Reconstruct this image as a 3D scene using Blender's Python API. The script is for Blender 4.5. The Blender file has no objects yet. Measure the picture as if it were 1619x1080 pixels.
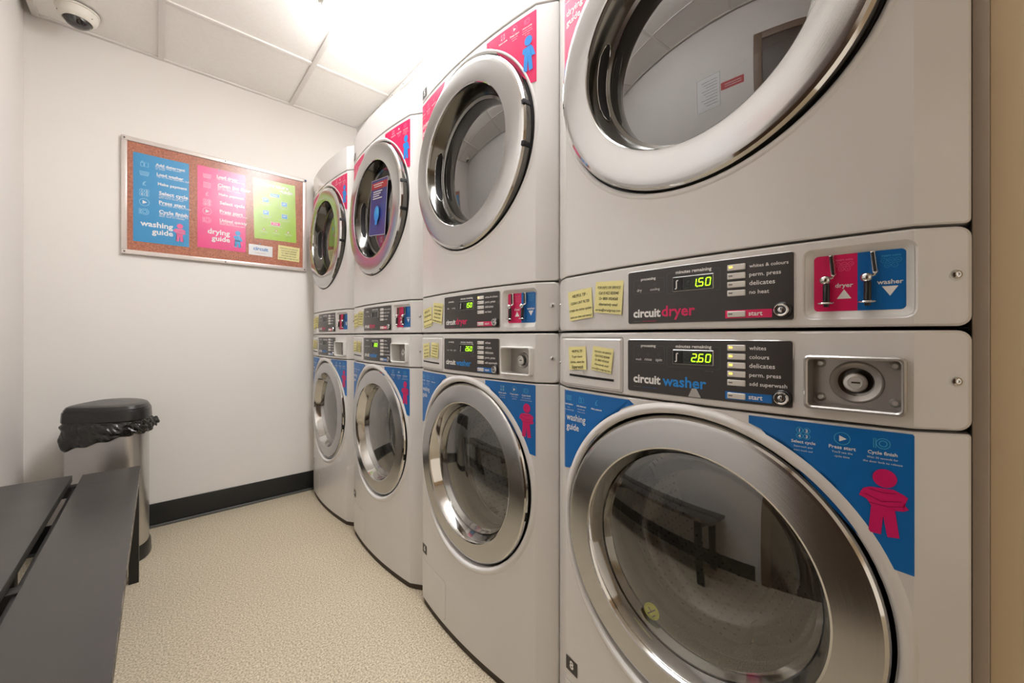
import bpy, bmesh, math, random
from mathutils import Vector, Matrix, noise as mnoise
random.seed(7)
PI = math.pi
SC = bpy.context.scene
COL = SC.collection

# ------------------------------------------------------------------ camera, world, lights, exposure
cam_data = bpy.data.cameras.new('camera')
cam_data.sensor_fit = 'HORIZONTAL'
cam_data.sensor_width = 36.0
cam_data.lens = 36.0 * 621.28 / 1619.0
cam_data.shift_y = -8.4 / 1619.0
cam_data.clip_start = 0.02
cam_ob = bpy.data.objects.new('camera', cam_data)
COL.objects.link(cam_ob)
cam_ob.location = (0, 0, 0.9817)
cam_ob.rotation_euler = (PI / 2, 0, -0.7327)
SC.camera = cam_ob

world = bpy.data.worlds.new('world')
SC.world = world
world.use_nodes = True
world.node_tree.nodes['Background'].inputs[0].default_value = (1.0, 0.86, 0.70, 1)
world.node_tree.nodes['Background'].inputs[1].default_value = 0.4

SC.view_settings.view_transform = 'Standard'
SC.view_settings.look = 'None'
SC.view_settings.gamma = 1.0
SC.view_settings.use_curve_mapping = False
SC.view_settings.exposure = 1.36
LAMP = 13.0           # strength of the ceiling fitting's diffuser

# ------------------------------------------------------------------ room numbers (metres)
LEFT, BACK, NEAR, CEIL = -0.4436, 2.735, -1.7, 2.416
PITCH, Y_FIRST, EDGE = 0.686, -0.021, 0.76
ZB, ZS, ZT, ZP, ZTOP = 0.8595, 0.992, 1.123, 1.842, 1.9654
R_RING_W, R_RING_D, R_IN = 0.272, 0.283, 0.208
ZC_W, ZC_D = 0.563, 1.537

# ------------------------------------------------------------------ materials
MATS = {}
def new_mat(name):
    m = bpy.data.materials.new(name); m.use_nodes = True
    nt = m.node_tree; nt.nodes.clear()
    out = nt.nodes.new('ShaderNodeOutputMaterial')
    return m, nt, out

def s2l(c):
    return tuple((x / 12.92 if x <= 0.04045 else ((x + 0.055) / 1.055) ** 2.4) for x in [v / 255.0 for v in c])

def mat(name, rgb, rough=0.5, metal=0.0, coat=0.0, noise=0.0, nscale=20.0, bump=0.0, bscale=200.0,
        stretch=None, spec=0.5, rgb2=None, emit=0.0, aniso=0.0):
    """principled material with procedural colour variation and bump; rgb given as sRGB 0-255"""
    if name in MATS: return MATS[name]
    m, nt, out = new_mat(name)
    b = nt.nodes.new('ShaderNodeBsdfPrincipled')
    nt.links.new(b.outputs[0], out.inputs[0])
    c = s2l(rgb)
    b.inputs['Base Color'].default_value = (*c, 1)
    b.inputs['Roughness'].default_value = rough
    b.inputs['Metallic'].default_value = metal
    b.inputs['Coat Weight'].default_value = coat
    b.inputs['Coat Roughness'].default_value = 0.06
    b.inputs['Specular IOR Level'].default_value = spec
    if aniso: b.inputs['Anisotropic'].default_value = aniso
    if emit:
        b.inputs['Emission Color'].default_value = (*c, 1)
        b.inputs['Emission Strength'].default_value = emit
    tc = nt.nodes.new('ShaderNodeTexCoord')
    mp = nt.nodes.new('ShaderNodeMapping')
    nt.links.new(tc.outputs['Object'], mp.inputs[0])
    if stretch: mp.inputs['Scale'].default_value = stretch
    if noise or rgb2:
        n = nt.nodes.new('ShaderNodeTexNoise'); n.inputs['Scale'].default_value = nscale
        n.inputs['Detail'].default_value = 6.0; n.inputs['Roughness'].default_value = 0.6
        nt.links.new(mp.outputs[0], n.inputs['Vector'])
        r = nt.nodes.new('ShaderNodeValToRGB')
        c2 = s2l(rgb2) if rgb2 else tuple(x * (1 - noise) for x in c)
        r.color_ramp.elements[0].position = 0.38; r.color_ramp.elements[1].position = 0.62
        r.color_ramp.elements[0].color = (*c2, 1); r.color_ramp.elements[1].color = (*c, 1)
        nt.links.new(n.outputs['Fac'], r.inputs[0]); nt.links.new(r.outputs[0], b.inputs['Base Color'])
        if noise and not rgb2:
            mr = nt.nodes.new('ShaderNodeMapRange')
            mr.inputs['To Min'].default_value = max(0.02, rough * 0.8); mr.inputs['To Max'].default_value = min(1, rough * 1.25)
            nt.links.new(n.outputs['Fac'], mr.inputs[0]); nt.links.new(mr.outputs[0], b.inputs['Roughness'])
    if bump:
        n2 = nt.nodes.new('ShaderNodeTexNoise'); n2.inputs['Scale'].default_value = bscale
        n2.inputs['Detail'].default_value = 4.0
        nt.links.new(mp.outputs[0], n2.inputs['Vector'])
        bp = nt.nodes.new('ShaderNodeBump'); bp.inputs['Strength'].default_value = bump
        bp.inputs['Distance'].default_value = 0.002
        nt.links.new(n2.outputs['Fac'], bp.inputs['Height']); nt.links.new(bp.outputs[0], b.inputs['Normal'])
    MATS[name] = m
    return m

def glass_mat(name, tint, base_refl, power=4.0, haze=0.0, haze_rgb=(150, 150, 145), rough=0.0):
    """thin clear pane: see-through with a mirror share that grows towards grazing, plus a little patchy grey diffuse"""
    m, nt, out = new_mat(name)
    tr = nt.nodes.new('ShaderNodeBsdfTransparent'); tr.inputs[0].default_value = (*tint, 1)
    gl = nt.nodes.new('ShaderNodeBsdfGlossy'); gl.inputs['Roughness'].default_value = rough
    gl.inputs[0].default_value = (0.95, 0.95, 0.95, 1)
    lw = nt.nodes.new('ShaderNodeLayerWeight'); lw.inputs[0].default_value = 0.5
    pw = nt.nodes.new('ShaderNodeMath'); pw.operation = 'POWER'; pw.inputs[1].default_value = power
    nt.links.new(lw.outputs['Facing'], pw.inputs[0])
    ml = nt.nodes.new('ShaderNodeMath'); ml.operation = 'MULTIPLY_ADD'
    ml.inputs[1].default_value = 1 - base_refl; ml.inputs[2].default_value = base_refl
    nt.links.new(pw.outputs[0], ml.inputs[0])
    mx = nt.nodes.new('ShaderNodeMixShader')
    nt.links.new(ml.outputs[0], mx.inputs[0]); nt.links.new(tr.outputs[0], mx.inputs[1]); nt.links.new(gl.outputs[0], mx.inputs[2])
    last = mx
    if haze:
        df = nt.nodes.new('ShaderNodeBsdfDiffuse'); df.inputs[0].default_value = (*s2l(haze_rgb), 1)
        tc = nt.nodes.new('ShaderNodeTexCoord')
        n = nt.nodes.new('ShaderNodeTexNoise'); n.inputs['Scale'].default_value = 9.0; n.inputs['Detail'].default_value = 5
        nt.links.new(tc.outputs['Object'], n.inputs['Vector'])
        mr = nt.nodes.new('ShaderNodeMapRange'); mr.inputs['To Min'].default_value = haze * 0.6; mr.inputs['To Max'].default_value = haze * 1.4
        nt.links.new(n.outputs['Fac'], mr.inputs[0])
        m2 = nt.nodes.new('ShaderNodeMixShader')
        nt.links.new(mr.outputs[0], m2.inputs[0]); nt.links.new(mx.outputs[0], m2.inputs[1]); nt.links.new(df.outputs[0], m2.inputs[2])
        last = m2
    nt.links.new(last.outputs[0], out.inputs[0])
    MATS[name] = m
    return m

def floor_mat():
    m, nt, out = new_mat('speckled vinyl')
    b = nt.nodes.new('ShaderNodeBsdfPrincipled'); nt.links.new(b.outputs[0], out.inputs[0])
    tc = nt.nodes.new('ShaderNodeTexCoord')
    def noise(sc, det, ro):
        n = nt.nodes.new('ShaderNodeTexNoise'); n.inputs['Scale'].default_value = sc
        n.inputs['Detail'].default_value = det; n.inputs['Roughness'].default_value = ro
        nt.links.new(tc.outputs['Object'], n.inputs['Vector']); return n
    n1 = noise(190, 5, 0.75); n2 = noise(2.2, 3, 0.5); n3 = noise(620, 2, 0.5)
    r = nt.nodes.new('ShaderNodeValToRGB'); e = r.color_ramp.elements
    e[0].position = 0.40; e[0].color = (*s2l((146, 133, 112)), 1)
    e[1].position = 0.60; e[1].color = (*s2l((224, 211, 187)), 1)
    k = e.new(0.49); k.color = (*s2l((190, 175, 148)), 1)
    nt.links.new(n1.outputs['Fac'], r.inputs[0])
    mr = nt.nodes.new('ShaderNodeMapRange'); mr.inputs['To Min'].default_value = 0.93; mr.inputs['To Max'].default_value = 1.05
    nt.links.new(n2.outputs['Fac'], mr.inputs[0])
    mx = nt.nodes.new('ShaderNodeMix'); mx.data_type = 'RGBA'; mx.blend_type = 'MULTIPLY'; mx.inputs[0].default_value = 1
    nt.links.new(r.outputs[0], mx.inputs[6]); nt.links.new(mr.outputs[0], mx.inputs[7])
    nt.links.new(mx.outputs[2], b.inputs['Base Color'])
    b.inputs['Roughness'].default_value = 0.55
    bp = nt.nodes.new('ShaderNodeBump'); bp.inputs['Strength'].default_value = 0.25; bp.inputs['Distance'].default_value = 0.001
    nt.links.new(n3.outputs['Fac'], bp.inputs['Height']); nt.links.new(bp.outputs[0], b.inputs['Normal'])
    MATS['floor'] = m; return m

def drum_mat(name, holes=True, rgb=(150, 148, 143)):
    """stainless drum with rows of round perforations (from the mesh's own uv in metres)"""
    m, nt, out = new_mat(name)
    b = nt.nodes.new('ShaderNodeBsdfPrincipled'); nt.links.new(b.outputs[0], out.inputs[0])
    b.inputs['Metallic'].default_value = 0.9; b.inputs['Roughness'].default_value = 0.28
    b.inputs['Base Color'].default_value = (*s2l(rgb), 1)
    if holes:
        uv = nt.nodes.new('ShaderNodeUVMap')
        mp = nt.nodes.new('ShaderNodeMapping'); mp.inputs['Scale'].default_value = (44, 44, 44)
        nt.links.new(uv.outputs[0], mp.inputs[0])
        fr = nt.nodes.new('ShaderNodeVectorMath'); fr.operation = 'FRACTION'
        nt.links.new(mp.outputs[0], fr.inputs[0])
        sb = nt.nodes.new('ShaderNodeVectorMath'); sb.operation = 'SUBTRACT'; sb.inputs[1].default_value = (0.5, 0.5, 0)
        nt.links.new(fr.outputs[0], sb.inputs[0])
        ln = nt.nodes.new('ShaderNodeVectorMath'); ln.operation = 'LENGTH'; nt.links.new(sb.outputs[0], ln.inputs[0])
        lt = nt.nodes.new('ShaderNodeMath'); lt.operation = 'LESS_THAN'; lt.inputs[1].default_value = 0.14
        nt.links.new(ln.outputs['Value'], lt.inputs[0])
        mx = nt.nodes.new('ShaderNodeMix'); mx.data_type = 'RGBA'
        nt.links.new(lt.outputs[0], mx.inputs[0])
        mx.inputs[6].default_value = (*s2l(rgb), 1); mx.inputs[7].default_value = (0.01, 0.01, 0.01, 1)
        nt.links.new(mx.outputs[2], b.inputs['Base Color'])
    MATS[name] = m; return m

def cork_mat():
    m, nt, out = new_mat('cork')
    b = nt.nodes.new('ShaderNodeBsdfPrincipled'); nt.links.new(b.outputs[0], out.inputs[0])
    tc = nt.nodes.new('ShaderNodeTexCoord')
    n = nt.nodes.new('ShaderNodeTexVoronoi'); n.inputs['Scale'].default_value = 330
    nt.links.new(tc.outputs['Object'], n.inputs['Vector'])
    n2 = nt.nodes.new('ShaderNodeTexNoise'); n2.inputs['Scale'].default_value = 120; n2.inputs['Detail'].default_value = 6
    nt.links.new(tc.outputs['Object'], n2.inputs['Vector'])
    r = nt.nodes.new('ShaderNodeValToRGB'); e = r.color_ramp.elements
    e[0].position = 0.3; e[0].color = (*s2l((150, 78, 52)), 1); e[1].position = 0.7; e[1].color = (*s2l((206, 128, 92)), 1)
    ad = nt.nodes.new('ShaderNodeMath'); ad.operation = 'MULTIPLY_ADD'; ad.inputs[1].default_value = 0.35
    sp = nt.nodes.new('ShaderNodeSeparateColor'); nt.links.new(n.outputs['Color'], sp.inputs[0])
    nt.links.new(sp.outputs[0], ad.inputs[0])
    ml = nt.nodes.new('ShaderNodeMath'); ml.operation = 'MULTIPLY'; ml.inputs[1].default_value = 0.66
    nt.links.new(n2.outputs['Fac'], ml.inputs[0]); nt.links.new(ml.outputs[0], ad.inputs[2])
    nt.links.new(ad.outputs[0], r.inputs[0]); nt.links.new(r.outputs[0], b.inputs['Base Color'])
    b.inputs['Roughness'].default_value = 0.8
    MATS['cork'] = m; return m

def steel_mat(name, rgb, rough, scale):
    """brushed stainless: streaky roughness and a slight waviness"""
    m, nt, out = new_mat(name)
    b = nt.nodes.new('ShaderNodeBsdfPrincipled'); nt.links.new(b.outputs[0], out.inputs[0])
    b.inputs['Base Color'].default_value = (*s2l(rgb), 1); b.inputs['Metallic'].default_value = 1.0
    uv = nt.nodes.new('ShaderNodeUVMap')
    mp = nt.nodes.new('ShaderNodeMapping'); mp.inputs['Scale'].default_value = scale
    nt.links.new(uv.outputs[0], mp.inputs[0])
    n = nt.nodes.new('ShaderNodeTexNoise'); n.inputs['Scale'].default_value = 1.0; n.inputs['Detail'].default_value = 5
    nt.links.new(mp.outputs[0], n.inputs['Vector'])
    mr = nt.nodes.new('ShaderNodeMapRange'); mr.inputs['To Min'].default_value = rough * 0.75; mr.inputs['To Max'].default_value = rough * 1.3
    nt.links.new(n.outputs['Fac'], mr.inputs[0]); nt.links.new(mr.outputs[0], b.inputs['Roughness'])
    bp = nt.nodes.new('ShaderNodeBump'); bp.inputs['Strength'].default_value = 0.12; bp.inputs['Distance'].default_value = 0.0006
    nt.links.new(n.outputs['Fac'], bp.inputs['Height']); nt.links.new(bp.outputs[0], b.inputs['Normal'])
    MATS[name] = m; return m

WHITE = mat('white enamel', (222, 219, 216), 0.24, coat=0.25, noise=0.02, nscale=6, bump=0.03, bscale=900)
WHITE_IN = mat('white tray plastic', (222, 220, 215), 0.35, noise=0.03)
STEEL = steel_mat('brushed stainless ring', (184, 184, 184), 0.2, (3, 900, 1))
CHROME = mat('polished chrome', (205, 204, 202), 0.07, metal=1.0, noise=0.05, nscale=14)
DCHROME = mat('dark chrome', (112, 110, 106), 0.12, metal=1.0, noise=0.05, nscale=14)
RUBBER = mat('grey door rubber', (48, 46, 44), 0.42, noise=0.15, nscale=30)
BLACK = mat('black plastic', (24, 23, 23), 0.35, noise=0.15, nscale=40)
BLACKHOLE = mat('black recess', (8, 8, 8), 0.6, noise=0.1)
DISPLAY = mat('display overlay', (54, 49, 47), 0.3, noise=0.05, nscale=30)
DISPLAY_RIM = mat('display rim', (176, 172, 168), 0.3, metal=0.6, noise=0.05)
LEDGLASS = mat('led window', (22, 26, 22), 0.12, noise=0.1)
LEDON = mat('lit led segment', (150, 235, 20), 0.5, emit=1.6)
LEDOFF = mat('unlit led segment', (34, 38, 32), 0.4, noise=0.05)
AMBER = mat('lit amber lamp', (255, 190, 70), 0.5, emit=1.2)
BTN = mat('button plastic', (218, 214, 208), 0.35, noise=0.04)
INKW = mat('white ink', (238, 236, 233), 0.5, noise=0.02)
INKG = mat('grey ink', (120, 118, 114), 0.5, noise=0.02)
LINE = mat('dim outline ink', (72, 88, 88), 0.5, noise=0.05)
BLUE = mat('blue print', (0, 106, 184), 0.38, noise=0.03)
BLUELINE = mat('pale blue line ink', (70, 172, 214), 0.4, noise=0.03)
PINK = mat('magenta print', (224, 10, 92), 0.38, noise=0.03)
PINKLINE = mat('pale pink line ink', (245, 120, 165), 0.4, noise=0.03)
MAN_PINK = mat('pink figure ink', (214, 18, 104), 0.4, noise=0.05)
MAN_BLUE = mat('blue figure ink', (20, 140, 224), 0.4, noise=0.05)
MAN_LINE = mat('dark crimson line ink', (132, 10, 60), 0.4, noise=0.05)
YELLOW = mat('yellow sticky paper', (236, 226, 156), 0.7, noise=0.04, nscale=30)
INKB = mat('black pen ink', (40, 36, 30), 0.6, noise=0.05)
TAG = mat('number label', (52, 46, 42), 0.4, noise=0.05)
PAPER = mat('white paper', (232, 232, 230), 0.6, noise=0.03)
POSTER_BLUE = mat('poster blue', (0, 146, 204), 0.35, noise=0.03)
POSTER_PINK = mat('poster pink', (236, 30, 128), 0.35, noise=0.03)
POSTER_GREEN = mat('poster green', (168, 206, 48), 0.35, noise=0.08, nscale=14)
WALL = mat('painted wall', (226, 221, 215), 0.6, noise=0.012, nscale=2.5, bump=0.06, bscale=260)
WALL_TAN = mat('tan painted wall', (210, 188, 154), 0.6, noise=0.03, nscale=2.5, bump=0.06, bscale=260)
TRIMG = mat('grey trim paint', (178, 166, 152), 0.4, noise=0.03)
TILE = mat('ceiling tile', (242, 239, 233), 0.85, noise=0.03, nscale=60, bump=0.35, bscale=420)
GRID = mat('ceiling grid', (226, 222, 216), 0.4, noise=0.02)
SKIRT = mat('black skirting vinyl', (26, 29, 29), 0.3, noise=0.1, nscale=12)
SKIRTG = mat('grey skirting edge', (92, 92, 90), 0.4, noise=0.1, nscale=12)
BENCH = mat('dark painted bench', (60, 57, 54), 0.33, noise=0.1, nscale=5, bump=0.05, bscale=300)
BENCH_EDGE = mat('worn bench edge', (150, 138, 122), 0.5, rgb2=(44, 40, 38), nscale=26)
BENCH_DARK = mat('black bench frame', (26, 24, 23), 0.35, noise=0.1)
BINSTEEL = steel_mat('brushed bin steel', (205, 203, 200), 0.34, (260, 3, 1))
BINBLK = mat('black bin plastic', (40, 38, 36), 0.3, noise=0.12, nscale=30, bump=0.1, bscale=500)
BAG = mat('black bin bag', (30, 28, 24), 0.26, noise=0.15, nscale=30, bump=0.8, bscale=60, spec=0.7)
CAMW = mat('camera housing', (226, 220, 208), 0.35, noise=0.03)
CAMD = mat('smoked camera dome', (52, 48, 46), 0.06, coat=0.6, noise=0.05)
WOOD = mat('dark brown door', (72, 52, 38), 0.4, noise=0.3, nscale=6, stretch=(8, 8, 0.8))
WOODF = mat('brown door frame', (118, 92, 68), 0.4, noise=0.2, nscale=6, stretch=(8, 8, 0.8))
RED = mat('red print', (190, 30, 34), 0.4, noise=0.04)
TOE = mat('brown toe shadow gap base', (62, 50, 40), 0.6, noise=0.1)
DARKIN = mat('void shade and dark screws', (60, 58, 55), 0.6, noise=0.1)
FLOORM = floor_mat(); CORK = cork_mat()
DRUM = drum_mat('perforated stainless drum', True, (120, 118, 113)); LIFT = drum_mat('perforated lifter', True, (205, 203, 198)); DRUMB = drum_mat('perforated drum back', False, (128, 126, 121))
DRUMD = drum_mat('dark dryer drum', False, (84, 82, 78))
GLASS_W = glass_mat('washer door glass', (0.78, 0.78, 0.76), 0.15, 4.0, 0.025, (140, 138, 128))
GLASS_IN = glass_mat('washer bowl glass', (0.85, 0.85, 0.83), 0.10, 3.0, 0.02)
GLASS_D = glass_mat('smoked dryer glass', (0.35, 0.35, 0.34), 0.23, 4.0, 0.10, (128, 126, 122))
COVER = glass_mat('clear board cover', (0.97, 0.97, 0.97), 0.026, 4.0, 0.012, (230, 230, 230), 0.25)

def lamp_mat(name, strength):
    m, nt, out = new_mat(name)
    e = nt.nodes.new('ShaderNodeEmission'); e.inputs[0].default_value = (0.97, 0.98, 1.0, 1); e.inputs[1].default_value = strength
    nt.links.new(e.outputs[0], out.inputs[0]); return m
LAMPM = lamp_mat('lit diffuser', LAMP)

# ------------------------------------------------------------------ object helpers
def tag(o, label=None, cat=None, group=None, kind=None):
    if label: o['label'] = label
    if cat: o['category'] = cat
    if group: o['group'] = group
    if kind: o['kind'] = kind
    return o

def empty(name, loc, label, cat, group=None):
    o = bpy.data.objects.new(name, None); COL.objects.link(o); o.location = loc
    o.empty_display_size = 0.05
    return tag(o, label, cat, group)

def finish(bm, name, mats, parent=None, smooth=20.0, loc=None):
    """bmesh -> one linked mesh object"""
    if not isinstance(mats, (list, tuple)): mats = [mats]
    me = bpy.data.meshes.new(name)
    bm.normal_update(); bm.to_mesh(me); bm.free()
    for m in mats: me.materials.append(m)
    if smooth:
        me.polygons.foreach_set('use_smooth', [True] * len(me.polygons))
        me.set_sharp_from_angle(angle=math.radians(smooth))
    return place(me, name, parent, loc)

def place(me, name, parent=None, loc=None):
    o = bpy.data.objects.new(name, me); COL.objects.link(o)
    if parent: o.parent = parent
    if loc: o.location = loc
    return o

def box(bm, x0, x1, y0, y1, z0, z1, mi=0, bevel=0.0):
    r = bmesh.ops.create_cube(bm, size=1.0)
    vs = r['verts']
    for v in vs:
        v.co = Vector((x0 + (v.co.x + .5) * (x1 - x0), y0 + (v.co.y + .5) * (y1 - y0), z0 + (v.co.z + .5) * (z1 - z0)))
    fs = set(f for v in vs for f in v.link_faces)
    for f in fs: f.material_index = mi
    if bevel:
        es = list(set(e for v in vs for e in v.link_edges))
        rr = bmesh.ops.bevel(bm, geom=es, offset=bevel, segments=3, affect='EDGES', profile=0.5)
        for f in rr['faces']: f.material_index = mi

def structure(name, x0, x1, y0, y1, z0, z1, m, bevel=0.0):
    bm = bmesh.new(); box(bm, x0, x1, y0, y1, z0, z1, 0, bevel)
    return tag(finish(bm, name, m), kind='structure')

def lathe(bm, prof, axis='X', c=(0, 0, 0), n=96, mis=None, caps=False):
    """surface of revolution. prof: list of (a, r), a along the axis; mis: material index per segment"""
    uvl = bm.loops.layers.uv.verify()
    rings = []
    for a, r in prof:
        ring = []
        if r < 1e-6:
            p = {'X': (c[0] + a, c[1], c[2]), 'Z': (c[0], c[1], c[2] + a), 'Y': (c[0], c[1] + a, c[2])}[axis]
            v = bm.verts.new(p); ring = [v] * n
        else:
            for k in range(n):
                t = 2 * PI * k / n; s, co = math.sin(t) * r, math.cos(t) * r
                p = {'X': (c[0] + a, c[1] + co, c[2] + s), 'Z': (c[0] + co, c[1] + s, c[2] + a), 'Y': (c[0] + s, c[1] + a, c[2] + co)}[axis]
                ring.append(bm.verts.new(p))
        rings.append(ring)
    length = 0
    for i in range(len(prof) - 1):
        seg = math.hypot(prof[i + 1][0] - prof[i][0], prof[i + 1][1] - prof[i][1])
        rm = max(prof[i][1], prof[i + 1][1])
        for k in range(n):
            k2 = (k + 1) % n
            vs = [rings[i][k], rings[i][k2], rings[i + 1][k2], rings[i + 1][k]]
            us = [(k, length), (k + 1, length), (k + 1, length + seg), (k, length + seg)]
            q = []; qu = []
            for v, u in zip(vs, us):
                if v not in q: q.append(v); qu.append(u)
            if len(q) < 3: continue
            try: f = bm.faces.new(q)
            except ValueError: continue
            if mis: f.material_index = mis[i]
            for lp, u in zip(f.loops, qu):
                lp[uvl].uv = (u[0] / n * 2 * PI * rm, u[1])
        length += seg
    if caps:
        for ring in (rings[0], rings[-1]):
            if len(set(ring)) > 2:
                try: bm.faces.new(ring)
                except ValueError: pass

def tube(bm, pts, r, n=10, mi=0, flat=1.0):
    """round bar through points"""
    P = [Vector(p) for p in pts]; rings = []
    for i, p in enumerate(P):
        d = (P[min(i + 1, len(P) - 1)] - P[max(i - 1, 0)]).normalized()
        up = Vector((0, 0, 1)) if abs(d.z) < 0.9 else Vector((0, 1, 0))
        a = d.cross(up).normalized(); b = d.cross(a).normalized()
        rr = r[i] if isinstance(r, (list, tuple)) else r
        rings.append([bm.verts.new(p + a * math.cos(2 * PI * k / n) * rr + b * math.sin(2 * PI * k / n) * rr * flat) for k in range(n)])
    for i in range(len(P) - 1):
        for k in range(n):
            f = bm.faces.new([rings[i][k], rings[i][(k + 1) % n], rings[i + 1][(k + 1) % n], rings[i + 1][k]]); f.material_index = mi
    for ring in (rings[0], rings[-1]):
        f = bm.faces.new(ring); f.material_index = mi

# ------------------------------------------------------------------ bowed machine fronts and flat graphics
XC_PANEL = 0.704
def Xs(u, xc=XC_PANEL):
    d = abs(u)
    if d <= .292: return xc + (0.7265 - xc) * (d / .292) ** 2
    return .7265 + .0335 * (d - .292) / .049

def machine_map(z0, xc=XC_PANEL):
    """(u right, w towards the viewer, z) -> coordinates local to the machine's root"""
    return lambda u, w, z: Vector((Xs(u, xc) - EDGE - w, -u, z - z0))

def cuts_for(u0, u1, step=0.018):
    c = [k * step for k in range(-19, 20) if abs(k * step) < .29] + [-.292, .292]
    return [x for x in c if u0 < x < u1]

def rrect(u0, u1, z0, z1, r=0.0, corners='1111', n=5):
    """rounded rectangle, anticlockwise from lower left; corners = LL, LR, UR, UL"""
    pts = []
    for (cx, cz, a0, on) in ((u0, z0, 180, corners[0]), (u1, z0, 270, corners[1]), (u1, z1, 0, corners[2]), (u0, z1, 90, corners[3])):
        if r and on == '1':
            ox = cx + (r if cx == u0 else -r); oz = cz + (r if cz == z0 else -r)
            for k in range(n + 1):
                t = math.radians(a0 + 90 * k / n); pts.append((ox + r * math.cos(t), oz + r * math.sin(t)))
        else: pts.append((cx, cz))
    return pts

def inset(loop, d):
    n = len(loop); out = []
    for i in range(n):
        p0, p1, p2 = Vector(loop[i - 1]), Vector(loop[i]), Vector(loop[(i + 1) % n])
        e1 = (p1 - p0).normalized(); e2 = (p2 - p1).normalized()
        n1 = Vector((-e1.y, e1.x)); n2 = Vector((-e2.y, e2.x))
        b = (n1 + n2)
        if b.length < 1e-6: b = n1
        b.normalize(); k = max(0.35, b.dot(n1))
        out.append(tuple(p1 + b * d / k))
    return out

def slab(outline, holes, depth, bevel, mp, name, mats, parent, w=0.0, cut=True, holedepth=None, rim=None, smooth=20):
    """panel with bevelled rims: front face at offset w towards the viewer, walls running back by depth"""
    bm = bmesh.new()
    loops = [(outline, 1)] + [(h, -1) for h in holes]
    edges = []
    for lp, sgn in loops:
        face = inset(lp, bevel) if sgn > 0 else inset(lp, -bevel)
        A = [bm.verts.new((p[0], 0, p[1])) for p in face]
        B = [bm.verts.new((p[0], bevel, p[1])) for p in lp]
        D = depth if sgn > 0 or holedepth is None else holedepth
        Cc = [bm.verts.new((p[0], D, p[1])) for p in lp]
        n = len(lp)
        for i in range(n):
            j = (i + 1) % n
            edges.append(bm.edges.new((A[i], A[j])))
            f1 = bm.faces.new((A[i], A[j], B[j], B[i])); f2 = bm.faces.new((B[i], B[j], Cc[j], Cc[i]))
            if rim is not None: f1.material_index = rim; f2.material_index = rim
    bmesh.ops.triangle_fill(bm, edges=edges, use_beauty=True)
    if cut:
        us = [p[0] for p in outline]
        for c in cuts_for(min(us), max(us)):
            bmesh.ops.bisect_plane(bm, geom=bm.verts[:] + bm.edges[:] + bm.faces[:], plane_co=(c, 0, 0), plane_no=(1, 0, 0), dist=1e-6)
    bmesh.ops.recalc_face_normals(bm, faces=bm.faces[:])
    for v in bm.verts: v.co = mp(v.co.x, w - v.co.y, v.co.z)
    return finish(bm, name, mats, parent, smooth)

_TXT = {}
def text_geo(s, bold=0.0):
    """glyph triangles of a line of writing: (verts 2d, faces), height of capitals about 0.7"""
    key = (s, bold)
    if key in _TXT: return _TXT[key]
    cu = bpy.data.curves.new('t', 'FONT'); cu.body = s; cu.size = 1.0; cu.resolution_u = 2
    cu.offset = bold
    ob = bpy.data.objects.new('t', cu); COL.objects.link(ob)
    dg = bpy.context.evaluated_depsgraph_get(); dg.update()
    me = bpy.data.meshes.new_from_object(ob.evaluated_get(dg))
    vs = [(v.co.x, v.co.y) for v in me.vertices]; fs = [tuple(p.vertices) for p in me.polygons]
    bpy.data.objects.remove(ob); bpy.data.curves.remove(cu); bpy.data.meshes.remove(me)
    _TXT[key] = (vs, fs); return _TXT[key]

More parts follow.
